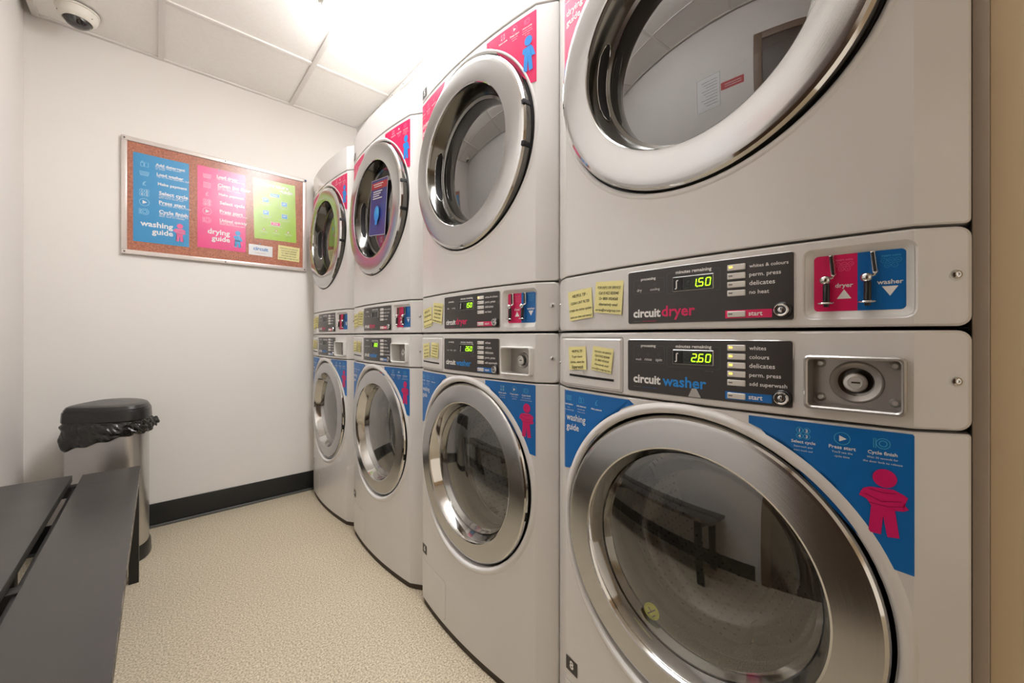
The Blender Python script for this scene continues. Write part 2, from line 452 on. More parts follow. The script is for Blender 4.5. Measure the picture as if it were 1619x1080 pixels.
class Art:
    """flat printed artwork: polygons on numbered layers, later laid on a surface"""
    def __init__(s): s.p = []; s.mats = []
    def mi(s, m):
        if m not in s.mats: s.mats.append(m)
        return s.mats.index(m)
    def poly(s, pts, m, layer=1): s.p.append((list(pts), [tuple(range(len(pts)))], s.mi(m), layer)); return s
    def rect(s, u0, u1, z0, z1, m, layer=1, r=0): return s.poly(rrect(u0, u1, z0, z1, r), m, layer)
    def strip(s, pts, w, m, layer=2, closed=False):
        n = len(pts); vs = []; fs = []
        for i in range(n):
            a = Vector(pts[i - 1]) if (i > 0 or closed) else Vector(pts[0]); b = Vector(pts[(i + 1) % n]) if (i < n - 1 or closed) else Vector(pts[-1])
            d = (b - a)
            if d.length < 1e-9: d = Vector((1, 0))
            d.normalize(); nn = Vector((-d.y, d.x)) * w / 2; p = Vector(pts[i])
            vs += [tuple(p + nn), tuple(p - nn)]
        for i in range(n if closed else n - 1):
            j = (i + 1) % n; fs.append((2 * i, 2 * i + 1, 2 * j + 1, 2 * j))
        s.p.append((vs, fs, s.mi(m), layer)); return s
    def ring(s, cx, cz, rx, w, m, layer=2, rz=None, n=28, a0=0, a1=360):
        rz = rz or rx
        full = a1 - a0 >= 360
        pts = [(cx + rx * math.cos(math.radians(a0 + (a1 - a0) * k / n)), cz + rz * math.sin(math.radians(a0 + (a1 - a0) * k / n))) for k in range(n if full else n + 1)]
        return s.strip(pts, w, m, layer, full)
    def disc(s, cx, cz, rx, m, layer=2, rz=None, n=28):
        rz = rz or rx
        return s.poly([(cx + rx * math.cos(2 * PI * k / n), cz + rz * math.sin(2 * PI * k / n)) for k in range(n)], m, layer)
    def box_line(s, u0, u1, z0, z1, w, m, layer=2, r=0.0): return s.strip(rrect(u0, u1, z0, z1, r), w, m, layer, True)
    def text(s, t, x, z, m, width=None, size=None, layer=2, align='l', bold=0.0, rot=0.0, shear=0.0, zs=1.0):
        """x,z = baseline start (or centre / end for align c / r); width fits the line to that width"""
        vs, fs = text_geo(t, bold)
        x0 = min(v[0] for v in vs); x1 = max(v[0] for v in vs)
        k = size if size else width / (x1 - x0)
        kx = k if not (size and width) else width / (x1 - x0)
        off = {'l': 0, 'c': -(x1 - x0) / 2, 'r': -(x1 - x0)}[align]
        c, sn = math.cos(rot), math.sin(rot); out = []
        for vx, vz in vs:
            a = (vx - x0 + off) * kx + vz * shear * k; b = vz * k * zs
            out.append((x + a * c - b * sn, z + a * sn + b * c))
        s.p.append((out, fs, s.mi(m), layer)); return s
    def build(s, name, mp, parent=None, cut=False, base=0.0004, step=0.0004, extra=None, smooth=20, thick=None, loc=None):
        bm = bmesh.new()
        for vs, fs, mi, ly in s.p:
            V = [bm.verts.new((p[0], base + step * ly, p[1])) for p in vs]
            for f in fs:
                try: ff = bm.faces.new([V[i] for i in f]); ff.material_index = mi
                except ValueError: pass
            if ly == 1 and thick:
                for f in fs:
                    n = len(f)
                    W = [bm.verts.new((vs[i][0], base + step - thick, vs[i][1])) for i in f]
                    for a in range(n):
                        b = (a + 1) % n
                        q = bm.faces.new([V[f[b]], V[f[a]], W[a], W[b]]); q.material_index = mi
                    q = bm.faces.new(W); q.material_index = mi
        big = [f for f in bm.faces if len(f.verts) > 4]
        if big: bmesh.ops.triangulate(bm, faces=big)
        if cut:
            us = [v.co.x for v in bm.verts]
            for c in cuts_for(min(us), max(us)):
                bmesh.ops.bisect_plane(bm, geom=bm.verts[:] + bm.edges[:] + bm.faces[:], plane_co=(c, 0, 0), plane_no=(1, 0, 0), dist=1e-6)
        for v in bm.verts: v.co = mp(v.co.x, v.co.y, v.co.z)
        return finish(bm, name, s.mats, parent, smooth, loc)

def seven_seg(a, x, z, w, h, ch, on, layer, slant=0.12):
    T = w * 0.2
    S = {'a': ((0, h), (w, h)), 'b': ((w, h / 2), (w, h)), 'c': ((w, 0), (w, h / 2)), 'd': ((0, 0), (w, 0)), 'e': ((0, 0), (0, h / 2)), 'f': ((0, h / 2), (0, h)), 'g': ((0, h / 2), (w, h / 2))}
    D = {'0': 'abcdef', '1': 'bc', '2': 'abged', '5': 'afgcd', '6': 'afgedc', '8': 'abcdefg'}
    for k in D[ch]:
        (xa, za), (xb, zb) = S[k]; g = T * 0.3
        L = math.hypot(xb - xa, zb - za); dx, dz = (xb - xa) / L, (zb - za) / L
        xa += dx * g; za += dz * g; xb -= dx * g; zb -= dz * g
        a.strip([(x + xa + za * slant, z + za), (x + xb + zb * slant, z + zb)], T, on, layer)

def figure(a, cx, z0, h, body, line, cape=False, layer=3):
    """small standing pictogram figure; h = total height, z0 = feet"""
    s = h
    a.disc(cx + .02 * s, z0 + .86 * s, .135 * s, body, layer, rz=.14 * s)
    if not cape:
        a.poly([(cx + q[0] * s, z0 + q[1] * s) for q in ((-.25, .60), (-.22, .66), (-.14, .70), (.12, .71), (.22, .66), (.27, .62), (.25, .56), (.22, .53), (.28, .45), (.22, .41), (.13, .40), (-.13, .41), (-.18, .50), (-.27, .54))], body, layer)
        a.strip([(cx - .20 * s, z0 + .58 * s), (cx - .02 * s, z0 + .50 * s), (cx + .2 * s, z0 + .55 * s)], .008 * s, line, layer + 1)
        a.strip([(cx - .16 * s, z0 + .46 * s), (cx + .05 * s, z0 + .44 * s), (cx + .22 * s, z0 + .48 * s)], .008 * s, line, layer + 1)
        a.strip([(cx - .14 * s, z0 + .66 * s), (cx + .02 * s, z0 + .64 * s), (cx + .14 * s, z0 + .66 * s)], .008 * s, line, layer + 1)
    else:
        a.poly([(cx + q[0] * s, z0 + q[1] * s) for q in ((-.17, .68), (.10, .71), (.18, .62), (.27, .36), (.20, .38), (.12, .36), (-.12, .38), (-.13, .52), (-.2, .56))], body, layer)
        a.strip([(cx + .08 * s, z0 + .66 * s), (cx + .12 * s, z0 + .42 * s)], .008 * s, line, layer + 1)
    a.poly([(cx + q[0] * s, z0 + q[1] * s) for q in ((-.13, .42), (.015, .42), (-.01, .2), (-.02, .02), (-.02, 0), (-.15, 0), (-.16, .04), (-.11, .08))], body, layer)
    a.poly([(cx + q[0] * s, z0 + q[1] * s) for q in ((-.015, .42), (.13, .42), (.15, .2), (.15, .06), (.18, .0), (.05, -.02), (.04, .03), (.03, .2))], body, layer)

# icons for the guides (c = centre, s = half size)
def ic_play(a, cx, cz, s, ln, ink, L=2):
    a.ring(cx, cz, s, s * .11, ln, L); a.poly([(cx - .35 * s, cz - .5 * s), (cx + .6 * s, cz), (cx - .35 * s, cz + .5 * s)], ink, L + 1)
def ic_nums(a, cx, cz, s, ln, ink, L=2):
    for i, (dx, dz) in enumerate(((-.5, .5), (.5, .5), (-.5, -.5), (.5, -.5))):
        a.ring(cx + dx * s, cz + dz * s, .46 * s, s * .10, ln, L)
        a.text('1243'[i] if i != 2 else '4', cx + dx * s, cz + (dz - .25) * s, ink, size=.72 * s, layer=L + 1, align='c', bold=0.03)
def ic_door(a, cx, cz, s, ln, ink, L=2):
    a.ring(cx + .1 * s, cz, .8 * s, s * .11, ln, L); a.ring(cx + .1 * s, cz, .45 * s, s * .12, ln, L)
    a.box_line(cx - 1.0 * s, cx - .75 * s, cz - .75 * s, cz + .75 * s, s * .10, ln, L)
def ic_basket(a, cx, cz, s, ln, ink, L=2):
    a.strip([(cx - s, cz + .55 * s), (cx + s, cz + .55 * s), (cx + .75 * s, cz - .55 * s), (cx - .75 * s, cz - .55 * s)], s * .12, ln, L, True)
    for k in range(3): a.strip([(cx - .85 * s, cz + (.3 - .3 * k) * s), (cx + .85 * s, cz + (.3 - .3 * k) * s)], s * .12, ln, L)
def ic_bottle(a, cx, cz, s, ln, ink, L=2):
    a.box_line(cx - .75 * s, cx - .1 * s, cz - .7 * s, cz + .35 * s, s * .11, ln, L, .1 * s); a.box_line(cx - .55 * s, cx - .3 * s, cz + .4 * s, cz + .75 * s, s * .11, ln, L)
    a.box_line(cx + .05 * s, cx + .8 * s, cz - .7 * s, cz + .5 * s, s * .11, ln, L)
def ic_pound(a, cx, cz, s, ln, ink, L=2):
    a.text('£', cx, cz - .6 * s, ln, size=1.7 * s, layer=L, align='c')
def ic_filter(a, cx, cz, s, ln, ink, L=2):
    a.box_line(cx - .8 * s, cx + .8 * s, cz - .8 * s, cz + .7 * s, s * .12, ln, L)
    for k in range(4): a.strip([(cx - .7 * s, cz + (.5 - .35 * k) * s), (cx + .7 * s, cz + (.5 - .35 * k) * s)], s * .12, ln, L)

# ------------------------------------------------------------------ the room shell
structure('floor', LEFT - .1, 1.7, NEAR - .1, BACK + .1, -0.08, 0.0, FLOORM)
structure('wall_left', LEFT - .1, LEFT, NEAR, BACK + .1, 0, 2.75, WALL)
structure('wall_back', LEFT, 1.6, BACK, BACK + .1, 0, 2.75, WALL)
structure('wall_right', 1.52, 1.62, -.04, BACK, 0, CEIL, WALL)
def build_near_wall():
    bm = bmesh.new()
    box(bm, LEFT - .1, -.36, NEAR - .1, NEAR, 0, CEIL + .1); box(bm, .72, 1.62, NEAR - .1, NEAR, 0, CEIL + .1); box(bm, -.36, .72, NEAR - .1, NEAR, 2.04, CEIL + .1)
    tag(finish(bm, 'wall_near', WALL_TAN), kind='structure')
build_near_wall()      # with an opening added behind the photographer to let in soft fill light
structure('wall_front', .796, 1.62, NEAR, -.036, 0, CEIL + .05, WALL_TAN)
structure('wall_bulkhead', 1.03, 1.52, -.04, BACK, 1.985, CEIL + .05, WALL)

def build_trim_post():
    bm = bmesh.new(); box(bm, .792, .86, -.0355, -.0205, 0, CEIL, 0, .002)
    return tag(finish(bm, 'trim_1', TRIMG), kind='structure')
build_trim_post()

# ceiling: mineral tiles laid in a white grid, a slot along the left wall showing a void painted dark as shade
def build_ceiling():
    bm = bmesh.new()
    xb = [-.42, .0103, .6103, 1.03]
    xs = [-.40, -.0017, .0223, .5983, .6223, 1.03]
    ys = [BACK - .025]
    yl = 2.2434
    ylines = []
    while yl > NEAR: ylines.append(yl); yl -= .6
    cells_x = [(-.40, -.002), (.022, .598), (.622, 1.03)]
    cells_y = []
    top = BACK - .02
    for y in ylines:
        cells_y.append((y + .012, top)); top = y - .012
    cells_y.append((NEAR, top))
    for a, b in cells_x:
        for c, d in cells_y:
            box(bm, a - .006, b + .006, c - .006, d + .006, CEIL + .004, CEIL + .02, 0)
    box(bm, LEFT - .1, 1.6, NEAR, BACK + .1, CEIL + .3, CEIL + .32, 1)  # roof above the tiles, coloured dark to stand in for the void's shade
    tag(finish(bm, 'ceiling', [TILE, DARKIN]), kind='structure')
    bm = bmesh.new()
    for x in (.0103, .6103): box(bm, x - .012, x + .012, NEAR, BACK - .018, CEIL - .004, CEIL + .003, 0, .001)
    for y in ylines:
        for a, b in ((-.40, -.0017), (.0223, .5983), (.6223, 1.02)): box(bm, a, b, y - .012, y + .012, CEIL - .003, CEIL + .004, 0, .001)
    box(bm, -.42, -.398, NEAR, BACK - .002, CEIL - .004, CEIL + .02, 0, .001)       # edge angle, standing off the left wall
    box(bm, -.398, 1.03, BACK - .02, BACK - .001, CEIL - .004, CEIL + .004, 0, .001)
    tag(finish(bm, 'trim_2', GRID), kind='structure')
    # edge strip screwed to the bulkhead
    bm = bmesh.new()
    box(bm, 1.02, 1.0285, -.03, BACK - .002, CEIL - .034, CEIL - .004, 0, .001)
    tag(finish(bm, 'trim_3', GRID), kind='structure')
    bm = bmesh.new()
    for k in range(19):
        y = BACK - .13 - k * .14
        lathe(bm, [(-.0025, 0), (-.002, .0022), (0, .0028)], 'X', (1.0198, y, CEIL - .02), 10)
    tag(finish(bm, 'trim_4', DARKIN), kind='structure')
build_ceiling()

def skirting(name, pts_fn, x0, x1, y0, y1):
    bm = bmesh.new(); box(bm, x0, x1, y0, y1, 0.0, .121, 0, .002)
    return tag(finish(bm, name, SKIRT), kind='structure')
skirting('baseboard_back', None, LEFT + .001, 1.4, BACK - .008, BACK - .0002)
skirting('baseboard_left', None, LEFT + .0002, LEFT + .008, .3, BACK - .009)
bm = bmesh.new(); box(bm, LEFT + .009, .74, BACK - .017, BACK - .0085, 0.0, .014, 0, .003)
tag(finish(bm, 'trim_5', SKIRTG), kind='structure')

# door in the left wall beside the photographer (seen in the glass of the nearest doors)
def build_door():
    bm = bmesh.new(); box(bm, LEFT, LEFT + .02, -.72, .20, 0, 2.0, 0, .002)
    d = tag(finish(bm, 'door_1', WOOD), kind='structure')
    bm = bmesh.new()
    box(bm, LEFT, LEFT + .03, .20, .26, 0, 2.06, 0, .003); box(bm, LEFT, LEFT + .03, -.78, -.72, 0, 2.06, 0, .003); box(bm, LEFT, LEFT + .03, -.72, .20, 2.0, 2.06, 0, .003)
    f = finish(bm, 'door_frame', WOODF, d)
    bm = bmesh.new(); tube(bm, [(LEFT + .02, .12, 1.0), (LEFT + .06, .12, 1.0), (LEFT + .065, .11, 1.0), (LEFT + .065, .01, 1.0)], .009)
    finish(bm, 'door_handle', CHROME, d)
build_door()

# ------------------------------------------------------------------ washers and dryers
def circle(cz, r, n=96): return [(r * math.cos(2 * PI * k / n), cz + r * math.sin(2 * PI * k / n)) for k in range(n)]

def cabinet(root, z0, zlo, zhi):
    bm = bmesh.new()
    box(bm, EDGE + .002 - EDGE, 1.47 - EDGE, -.3405, .3405, zlo - z0, zhi - z0, 0)
    for f in [f for f in bm.faces if f.normal.x < -.9]: bm.faces.remove(f)
    bm2 = finish(bm, 'cabinet', WHITE, root, 20)
    return bm2

def door_ring(root, zc, ro, front, back, dryer):
    """brushed ring with polished inner lip; returns the door part"""
    x = lambda v: v - EDGE
    if dryer:
        prof = [(x(back), ro - .004), (x(front + .026), ro), (x(front + .010), ro - .001), (x(front + .004), ro - .005), (x(front + .0015), ro - .010), (x(front), ro - .016), (x(front - .0004), ro - .020),
                (x(front - .0012), ro - .045), (x(front - .0006), R_IN + .006), (x(front + .0002), R_IN + .002), (x(front + .002), R_IN), (x(front + .009), R_IN - .001), (x(front + .02), R_IN - .006), (x(front + .052), R_IN - .016), (x(front + .056), R_IN - .024)]
        mis = [2, 3, 1, 1, 0, 0, 0, 0, 0, 1, 1, 3, 3, 3]  # outer side wall: dark reflections put into the chrome's colour
    else:
        prof = [(x(back), ro - .004), (x(front + .010), ro), (x(front + .005), ro - .002), (x(front + .002), ro - .006), (x(front + .0008), ro - .010), (x(front + .0004), ro - .012),
                (x(front - .0042), R_IN + .007), (x(front - .0044), R_IN + .005), (x(front - .003), R_IN + .002), (x(front + .001), R_IN), (x(front + .006), R_IN - .002), (x(front + .035), R_IN - .012), (x(front + .048), R_IN - .022)]
        mis = [2, 1, 1, 0, 0, 0, 0, 1, 1, 1, 1, 1]
    bm = bmesh.new(); lathe(bm, prof, 'X', (0, 0, zc), 128, mis)
    bmesh.ops.recalc_face_normals(bm, faces=bm.faces[:])
    return finish(bm, 'door', [STEEL, CHROME, BLACK, DCHROME], root, 12)

def buttons_and_panel(root, z0, dryer, lit, ident):
    mp = machine_map(z0)
    if dryer: u0, u1, za, zb = -.1095, .166, 1.0075, 1.108
    else: u0, u1, za, zb = -.1105, .1645, .8742, .9735
    pn = slab(rrect(u0 - .002, u1 + .002, za - .002, zb + .002, .005), [], .006, .0012, mp, 'display_panel', [DISPLAY, DISPLAY_RIM], root, .0022, True, rim=1)
    a = Art(); accent = PINK if dryer else BLUE
    word = 'dryer' if dryer else 'washer'
    # logo
    lz = 1.0225 if dryer else .8945
    a.text('circuit', -.0985, lz - .0035, INKW, width=.058, layer=1, bold=.035)
    if dryer: a.text('dryer', -.0385, lz - .0035, PINK, width=.062, layer=1, bold=.022)
    else: a.text('washer', -.0365, lz - .0045, MAN_BLUE, width=.079, layer=1, bold=.022)
    a.text('call service line', -.098, lz - .0125, INKG, width=.017, layer=1); a.text('www.the laundry helpline', -.079, lz - .0125, accent, width=.030, layer=1)
    top = zb
    a.text('processing', -.066, top - .018 if dryer else top - .0125, INKW, width=.031, layer=1, align='c', bold=.02)
    a.text('minutes remaining', .020, top - .013, INKW, width=.062, layer=1, align='c', bold=.02)
    # outlines round the processing lamps and the display window
    a.box_line(-.0975, -.033, top - .043, top - (.0165 if dryer else .0105), .0006, LINE, 1, .003)
    a.box_line(-.028, .065, top - .048, top - .0105, .0006, LINE, 1, .003)
    for k, (px, t) in enumerate(((-.085, 'dry'), (-.052, 'cooling')) if dryer else ((-.087, 'wash'), (-.066, 'rinse'), (-.044, 'spin'))):
        a.strip([(px - .003, top - .024), (px, top - .03), (px + .003, top - .024)], .0008, LINE, 1)
        a.text(t, px, top - .039, INKW, width=.004 + .0022 * len(t), layer=1, align='c')
    if not dryer: a.text('door lock', .04, top - .053, INKG, width=.014, layer=1)
    names = ['whites & colours', 'perm. press', 'delicates', 'no heat'] if dryer else ['whites', 'colours', 'delicates', 'perm. press', 'add superwash']
    bz0 = 1.0945 if dryer else .9625; dz = (.0141 if dryer else .0143)
    for k, t in enumerate(names):
        z = bz0 - dz * k
        a.text(t, .108, z - .0028, INKW, width=min(.0043 * len(t) * .9, .052), layer=1, bold=.01)
    sz = 1.0178 if dryer else .8838
    a.rect(.0725, .139, sz - .0066, sz + .0066, accent, 1, .001)
    a.text('start', .107, sz - .003, INKW, width=.0195, layer=2, bold=.02)
    if ident == 8: a.poly([(.012, .8745), (.034, .8745), (.028, .886), (.026, .8895), (.0185, .8895)], DISPLAY_RIM, 3)
    g = a.build('panel_lettering', mp, pn, True, base=.0022)
    # buttons
    for z in [bz0 - dz * k for k in range(len(names))] + [sz]:
        b = slab(rrect(.0765, .1028, z - .0048, z + .0048, .001), [], .004, .0008, mp, 'button', BTN, pn, .0055, False)
    for k, z in enumerate([bz0 - dz * k for k in range(len(names))] + [sz]):
        on = (k == 0 and dryer) or (not dryer and k < 4 and ident == 8)
        b2 = Art()
        if lit and on: b2.rect(.079, .0845, z - .001, z + .0022, AMBER, 1)
        else: b2.rect(.0785, .0845, z - .0006, z + .0008, INKB, 1)
        b2.build('button_lamp', mp, pn, False, base=.0052)
    # led window with seven-segment figures
    lc = 1.0757 if dryer else .9438
    led = slab(rrect(-.0165, .0545, lc - .0128, lc + .0135, .0015), [], .004, .001, mp, 'led_display', [LEDGLASS, DISPLAY_RIM], pn, .0042, False, rim=1)
    d = Art()
    d.rect(-.0145, .0015, lc - .0105, lc + .0105, BLACKHOLE, 1)
    d.text('ʃ', -.0085, lc - .005, INKW, size=.016, layer=2, align='c', bold=.02)
    d.rect(.0035, .0525, lc - .0105, lc + .0105, LEDOFF, 1)
    seven_seg(d, .0065, lc - .0065, .0075, .013, '8', LEDGLASS, 2)
    txt = ('1', '5', '0') if dryer else ('2', '6', '0')
    if lit:
        for i, ch in enumerate(txt):
            seven_seg(d, .0185 + .0118 * i, lc - .0065, .0072, .013, ch, LEDON, 3)
        d.disc(.0283, lc - .0068, .0012, LEDON, 3)
    d.build('led_figures', mp, pn, False, base=.0042)
    # key switch
    kc = (.1523, 1.0215) if dryer else (.152, .8875)
    p = mp(kc[0], 0, kc[1])
    bm = bmesh.new()
    lathe(bm, [(.0, .0122), (-.0055, .0122), (-.007, .0108), (-.0075, .0105)], 'X', (p.x, p.y, p.z), 32, [0] * 3)
    lathe(bm, [(-.0075, .0102), (-.0105, .0096), (-.0112, .0085), (-.0108, .0065)], 'X', (p.x, p.y, p.z), 32, [1] * 3)
    lathe(bm, [(-.0108, .0065), (-.0105, .0062), (-.0105, .0043)], 'X', (p.x, p.y, p.z), 32, [0] * 2)
    lathe(bm, [(-.0108, .0043), (-.0112, .0036), (-.0112, 0)], 'X', (p.x, p.y, p.z), 32, [1] * 2)
    box(bm, p.x - .0118, p.x - .011, p.y - .0007, p.y + .0007, p.z - .0005, p.z + .0035, 0)
    finish(bm, 'key_switch', [BLACK, CHROME], pn, 30)

def screw_on(root, mp, u, z, name='panel_screw', r=.0055):
    p = mp(u, 0, z)
    sgn = 1 if u > 0 else -1
    # the chamfer's outward direction
    nrm = Vector((-.049, -sgn * .0335, 0)).normalized() if abs(u) > .292 else Vector((-1, 0, 0))
    bm = bmesh.new()
    lathe(bm, [(0, r * 1.45), (.0005, r * 1.35), (.0004, r), (.002, r * .95), (.0034, r * .6), (.0034, r * .35), (.002, r * .3), (.002, 0)], 'X', (0, 0, 0), 20, [0, 0, 1, 1, 1, 1, 1])
    rot = Vector((1, 0, 0)).rotation_difference(nrm).to_matrix().to_4x4()
    bmesh.ops.transform(bm, matrix=Matrix.Translation(p) @ rot, verts=bm.verts[:])
    return finish(bm, name, [WHITE_IN, CHROME], root, 40)

def surround(root, mp, zc, prof, n=128):
    """moulded lip in the front panel round the door"""
    bm = bmesh.new(); rings = []
    for r, w in prof:
        rings.append([bm.verts.new(mp(max(-.34, min(.34, r * math.cos(2 * PI * k / n))), w, zc + r * math.sin(2 * PI * k / n))) for k in range(n)])
    for a in range(len(rings) - 1):
        for k in range(n): bm.faces.new((rings[a][k], rings[a][(k + 1) % n], rings[a + 1][(k + 1) % n], rings[a + 1][k]))
    bmesh.ops.recalc_face_normals(bm, faces=bm.faces[:])
    return finish(bm, 'door_surround', WHITE, root, 60)

def washer(i, number, lit, label):
    yc = Y_FIRST + PITCH * (i + .5); z0 = 0.0
    root = empty('washing_machine', (EDGE, yc, 0), label, 'washing machine', 'row of front-loading washers')
    mp = machine_map(z0)
    cabinet(root, z0, .012, .9905)
    bm = bmesh.new(); 
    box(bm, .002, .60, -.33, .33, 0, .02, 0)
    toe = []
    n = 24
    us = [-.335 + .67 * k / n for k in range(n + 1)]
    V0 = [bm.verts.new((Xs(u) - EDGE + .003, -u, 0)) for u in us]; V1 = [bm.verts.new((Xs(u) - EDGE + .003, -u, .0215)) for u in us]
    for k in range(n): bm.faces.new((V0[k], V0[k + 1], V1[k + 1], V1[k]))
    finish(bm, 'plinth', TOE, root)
    slab(rrect(-.341, .341, .02, ZB - .002, .004), [circle(ZC_W, .277)], .045, .002, mp, 'front_panel', WHITE, root, 0, holedepth=.05)
    surround(root, mp, ZC_W, ((.2965, 0.0), (.2935, .0018), (.2900, .0035), (.2850, .0042), (.2805, .0028), (.278, -.001), (.2772, -.012)))
    # door
    d = door_ring(root, ZC_W, R_RING_W, .709, .76, False)
    bm = bmesh.new()
    prof = [(.722 + .018 - EDGE - .018 * (1 - (r / .196) ** 2), r) for r in [.196 * (1 - k / 14) for k in range(15)]]
    lathe(bm, prof, 'X', (0, 0, ZC_W), 96); finish(bm, 'glass', GLASS_W, d, 60)
    bm = bmesh.new()
    prof = [(.757 - EDGE, .188), (.772 - EDGE, .178), (.80 - EDGE, .172), (.835 - EDGE, .160), (.85 - EDGE, .145), (.857 - EDGE, .12), (.861 - EDGE, .07), (.862 - EDGE, 0)]
    lathe(bm, prof, 'X', (0, 0, ZC_W), 96); finish(bm, 'glass_bowl', GLASS_IN, d, 60)
    if i == 0:
        bm = bmesh.new()
        a = Art(); cx, cz = -.078, .428
        a.disc(cx, cz, .0165, mat('yellow warning print', (196, 200, 30), .5), 1)
        a.strip([(cx - .008, cz - .008), (cx + .008, cz + .007)], .0022, INKB, 2); a.strip([(cx - .007, cz + .006), (cx, cz - .001)], .0022, INKB, 2); a.strip([(cx + .002, cz - .010), (cx + .008, cz - .004)], .002, INKB, 2)
        a.build('round_sticker', lambda u, w, z: Vector((.7385 - EDGE - w, -u, z)), d)
    # small black catch on the rim, right-hand side
    t = math.radians(-32)
    bm = bmesh.new()
    box(bm, .714 - EDGE, .724 - EDGE, -(R_RING_W + .0006), -(R_RING_W - .003), -.012, .012, 0, .001)
    bmesh.ops.rotate(bm, verts=bm.verts[:], cent=(0, 0, 0), matrix=Matrix.Rotation(-t * 0 + math.radians(-12) * -1, 3, 'X'))
    bmesh.ops.translate(bm, verts=bm.verts[:], vec=(0, 0, ZC_W))
    finish(bm, 'door_catch', BLACKHOLE, d)
    # gasket and drum
    bm = bmesh.new()
    lathe(bm, [(.752 - EDGE, .262), (.762 - EDGE, .215), (.775 - EDGE, .196), (.79 - EDGE, .186), (.80 - EDGE, .190), (.812 - EDGE, .199), (.826 - EDGE, .196), (.838 - EDGE, .186), (.852 - EDGE, .190), (.862 - EDGE, .205), (.875 - EDGE, .24)], 'X', (0, 0, ZC_W), 96)
    finish(bm, 'door_gasket', RUBBER, root, 60)
    bm = bmesh.new()
    lathe(bm, [(.866 - EDGE, .205), (.870 - EDGE, .203), (.880 - EDGE, .215), (.895 - EDGE, .255), (.905 - EDGE, .262), (1.20 - EDGE, .262), (1.215 - EDGE, .25), (1.222 - EDGE, .18), (1.195 - EDGE, .12), (1.19 - EDGE, .05), (1.185 - EDGE, 0)], 'X', (0, 0, ZC_W), 96,
          [1, 1, 1, 1, 0, 0, 2, 2, 2, 2])
    dr = finish(bm, 'drum', [DRUM, CHROME, DRUMB], root, 40)
    for k in range(3):
        bm = bmesh.new()
        L0, L1, hh, ww = .905 - EDGE, 1.19 - EDGE, .085, .045
        secs = []
        for s in range(7):
            x = L0 + (L1 - L0) * s / 6; sc = .55 + .45 * math.sin(PI * min(1, s / 3) / 2)
            secs.append([bm.verts.new((x, y, -.262 + z)) for y, z in ((-ww, 0), (-ww * .75, hh * .35 * sc), (-ww * .32, hh * .85 * sc), (0, hh * sc), (ww * .32, hh * .85 * sc), (ww * .75, hh * .35 * sc), (ww, 0))])
        for s in range(6):
            for q in range(6): bm.faces.new((secs[s][q], secs[s][q + 1], secs[s + 1][q + 1], secs[s + 1][q]))
        bm.faces.new(secs[0]); bm.faces.new(secs[-1])
        uvl = bm.loops.layers.uv.verify()
        for f in bm.faces:
            for lp in f.loops: lp[uvl].uv = (lp.vert.co.x, lp.vert.co.y + lp.vert.co.z)
        bmesh.ops.recalc_face_normals(bm, faces=bm.faces[:])
        bmesh.ops.rotate(bm, verts=bm.verts[:], cent=(0, 0, 0), matrix=Matrix.Rotation(math.radians(-14 + 120 * k + 37 * i), 3, 'X'))
        bmesh.ops.translate(bm, verts=bm.verts[:], vec=(0, 0, ZC_W))
        finish(bm, 'drum_lifter', LIFT, dr, 40)
    # control fascia with the lock recess cut out
    lk = (.184, .282, .881, .950)
    slab(rrect(-.3415, .3415, ZB + .002, ZS - .0028, .013, '0111'), [rrect(*lk, .006)], .04, .003, mp, 'control_fascia', WHITE, root, 0, holedepth=.04)
    slab(rrect(-.318, -.128, .8695, .9755, .004), [], .006, .0022, mp, 'detergent_drawer_front', WHITE, root, .0032)
    a = Art(); a.box_line(-.3215, -.1245, .866, .979, .0016, INKG, 1, .004)
    a.build('drawer_gap', mp, root, True, base=-.0002)
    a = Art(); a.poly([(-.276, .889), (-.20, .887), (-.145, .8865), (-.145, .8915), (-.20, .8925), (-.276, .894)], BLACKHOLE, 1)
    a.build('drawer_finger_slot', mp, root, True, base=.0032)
    # lock housing: metal frame standing proud, plate and cylinder deep inside
    fr = slab(rrect(lk[0] - .004, lk[1] + .004, lk[2] - .004, lk[3] + .004, .007), [rrect(lk[0] + .001, lk[1] - .001, lk[2] + .001, lk[3] - .001, .005)], .016, .002, mp, 'lock_housing', [WHITE_IN if i else DISPLAY_RIM], root, .015, False, holedepth=.06)
    xb = .733 - EDGE + .004
    cu = .234; cz = .9165
    bm = bmesh.new()
    box(bm, xb, xb + .004, -lk[1] - .002, -lk[0] + .002, lk[2] - .002, lk[3] + .002, 0)
    rr_ = .030 if i == 0 else .022
    lathe(bm, [(0, rr_), (-.003, rr_ - .001), (-.004, rr_ - .003), (-.001, rr_ - .010), (0.0, .013), (-.009, .0135), (-.011, .012), (-.0115, .008)], 'X', (xb, -cu, cz), 40, [0, 0, 0, 1, 1, 2, 2])
    lathe(bm, [(-.0115, .008), (-.010, .0075), (-.010, 0)], 'X', (xb, -cu, cz), 32, [2, 2])
    box(bm, xb - .0105, xb - .0098, -cu - .0055, -cu + .004, cz - .0012, cz + .0012, 1)
    for du, dz in ((-.04, .025), (.04, .025), (-.04, -.025), (.04, -.025)):
        if i == 0: lathe(bm, [(0, .0065), (-.002, .006), (-.0045, .003), (-.0045, 0)], 'X', (xb, -(cu + du), cz + dz), 16, [2, 2, 2])
    finish(bm, 'lock_cylinder', [DISPLAY_RIM, DCHROME, mat('satin lock metal', (208, 206, 202), .3, metal=.75, noise=.04)], fr, 40)
    screw_on(root, mp, .3285, .9245); screw_on(root, mp, -.333, .915, r=.0035)
    buttons_and_panel(root, z0, False, lit, number)
    # blue guide stickers
    R = .2990
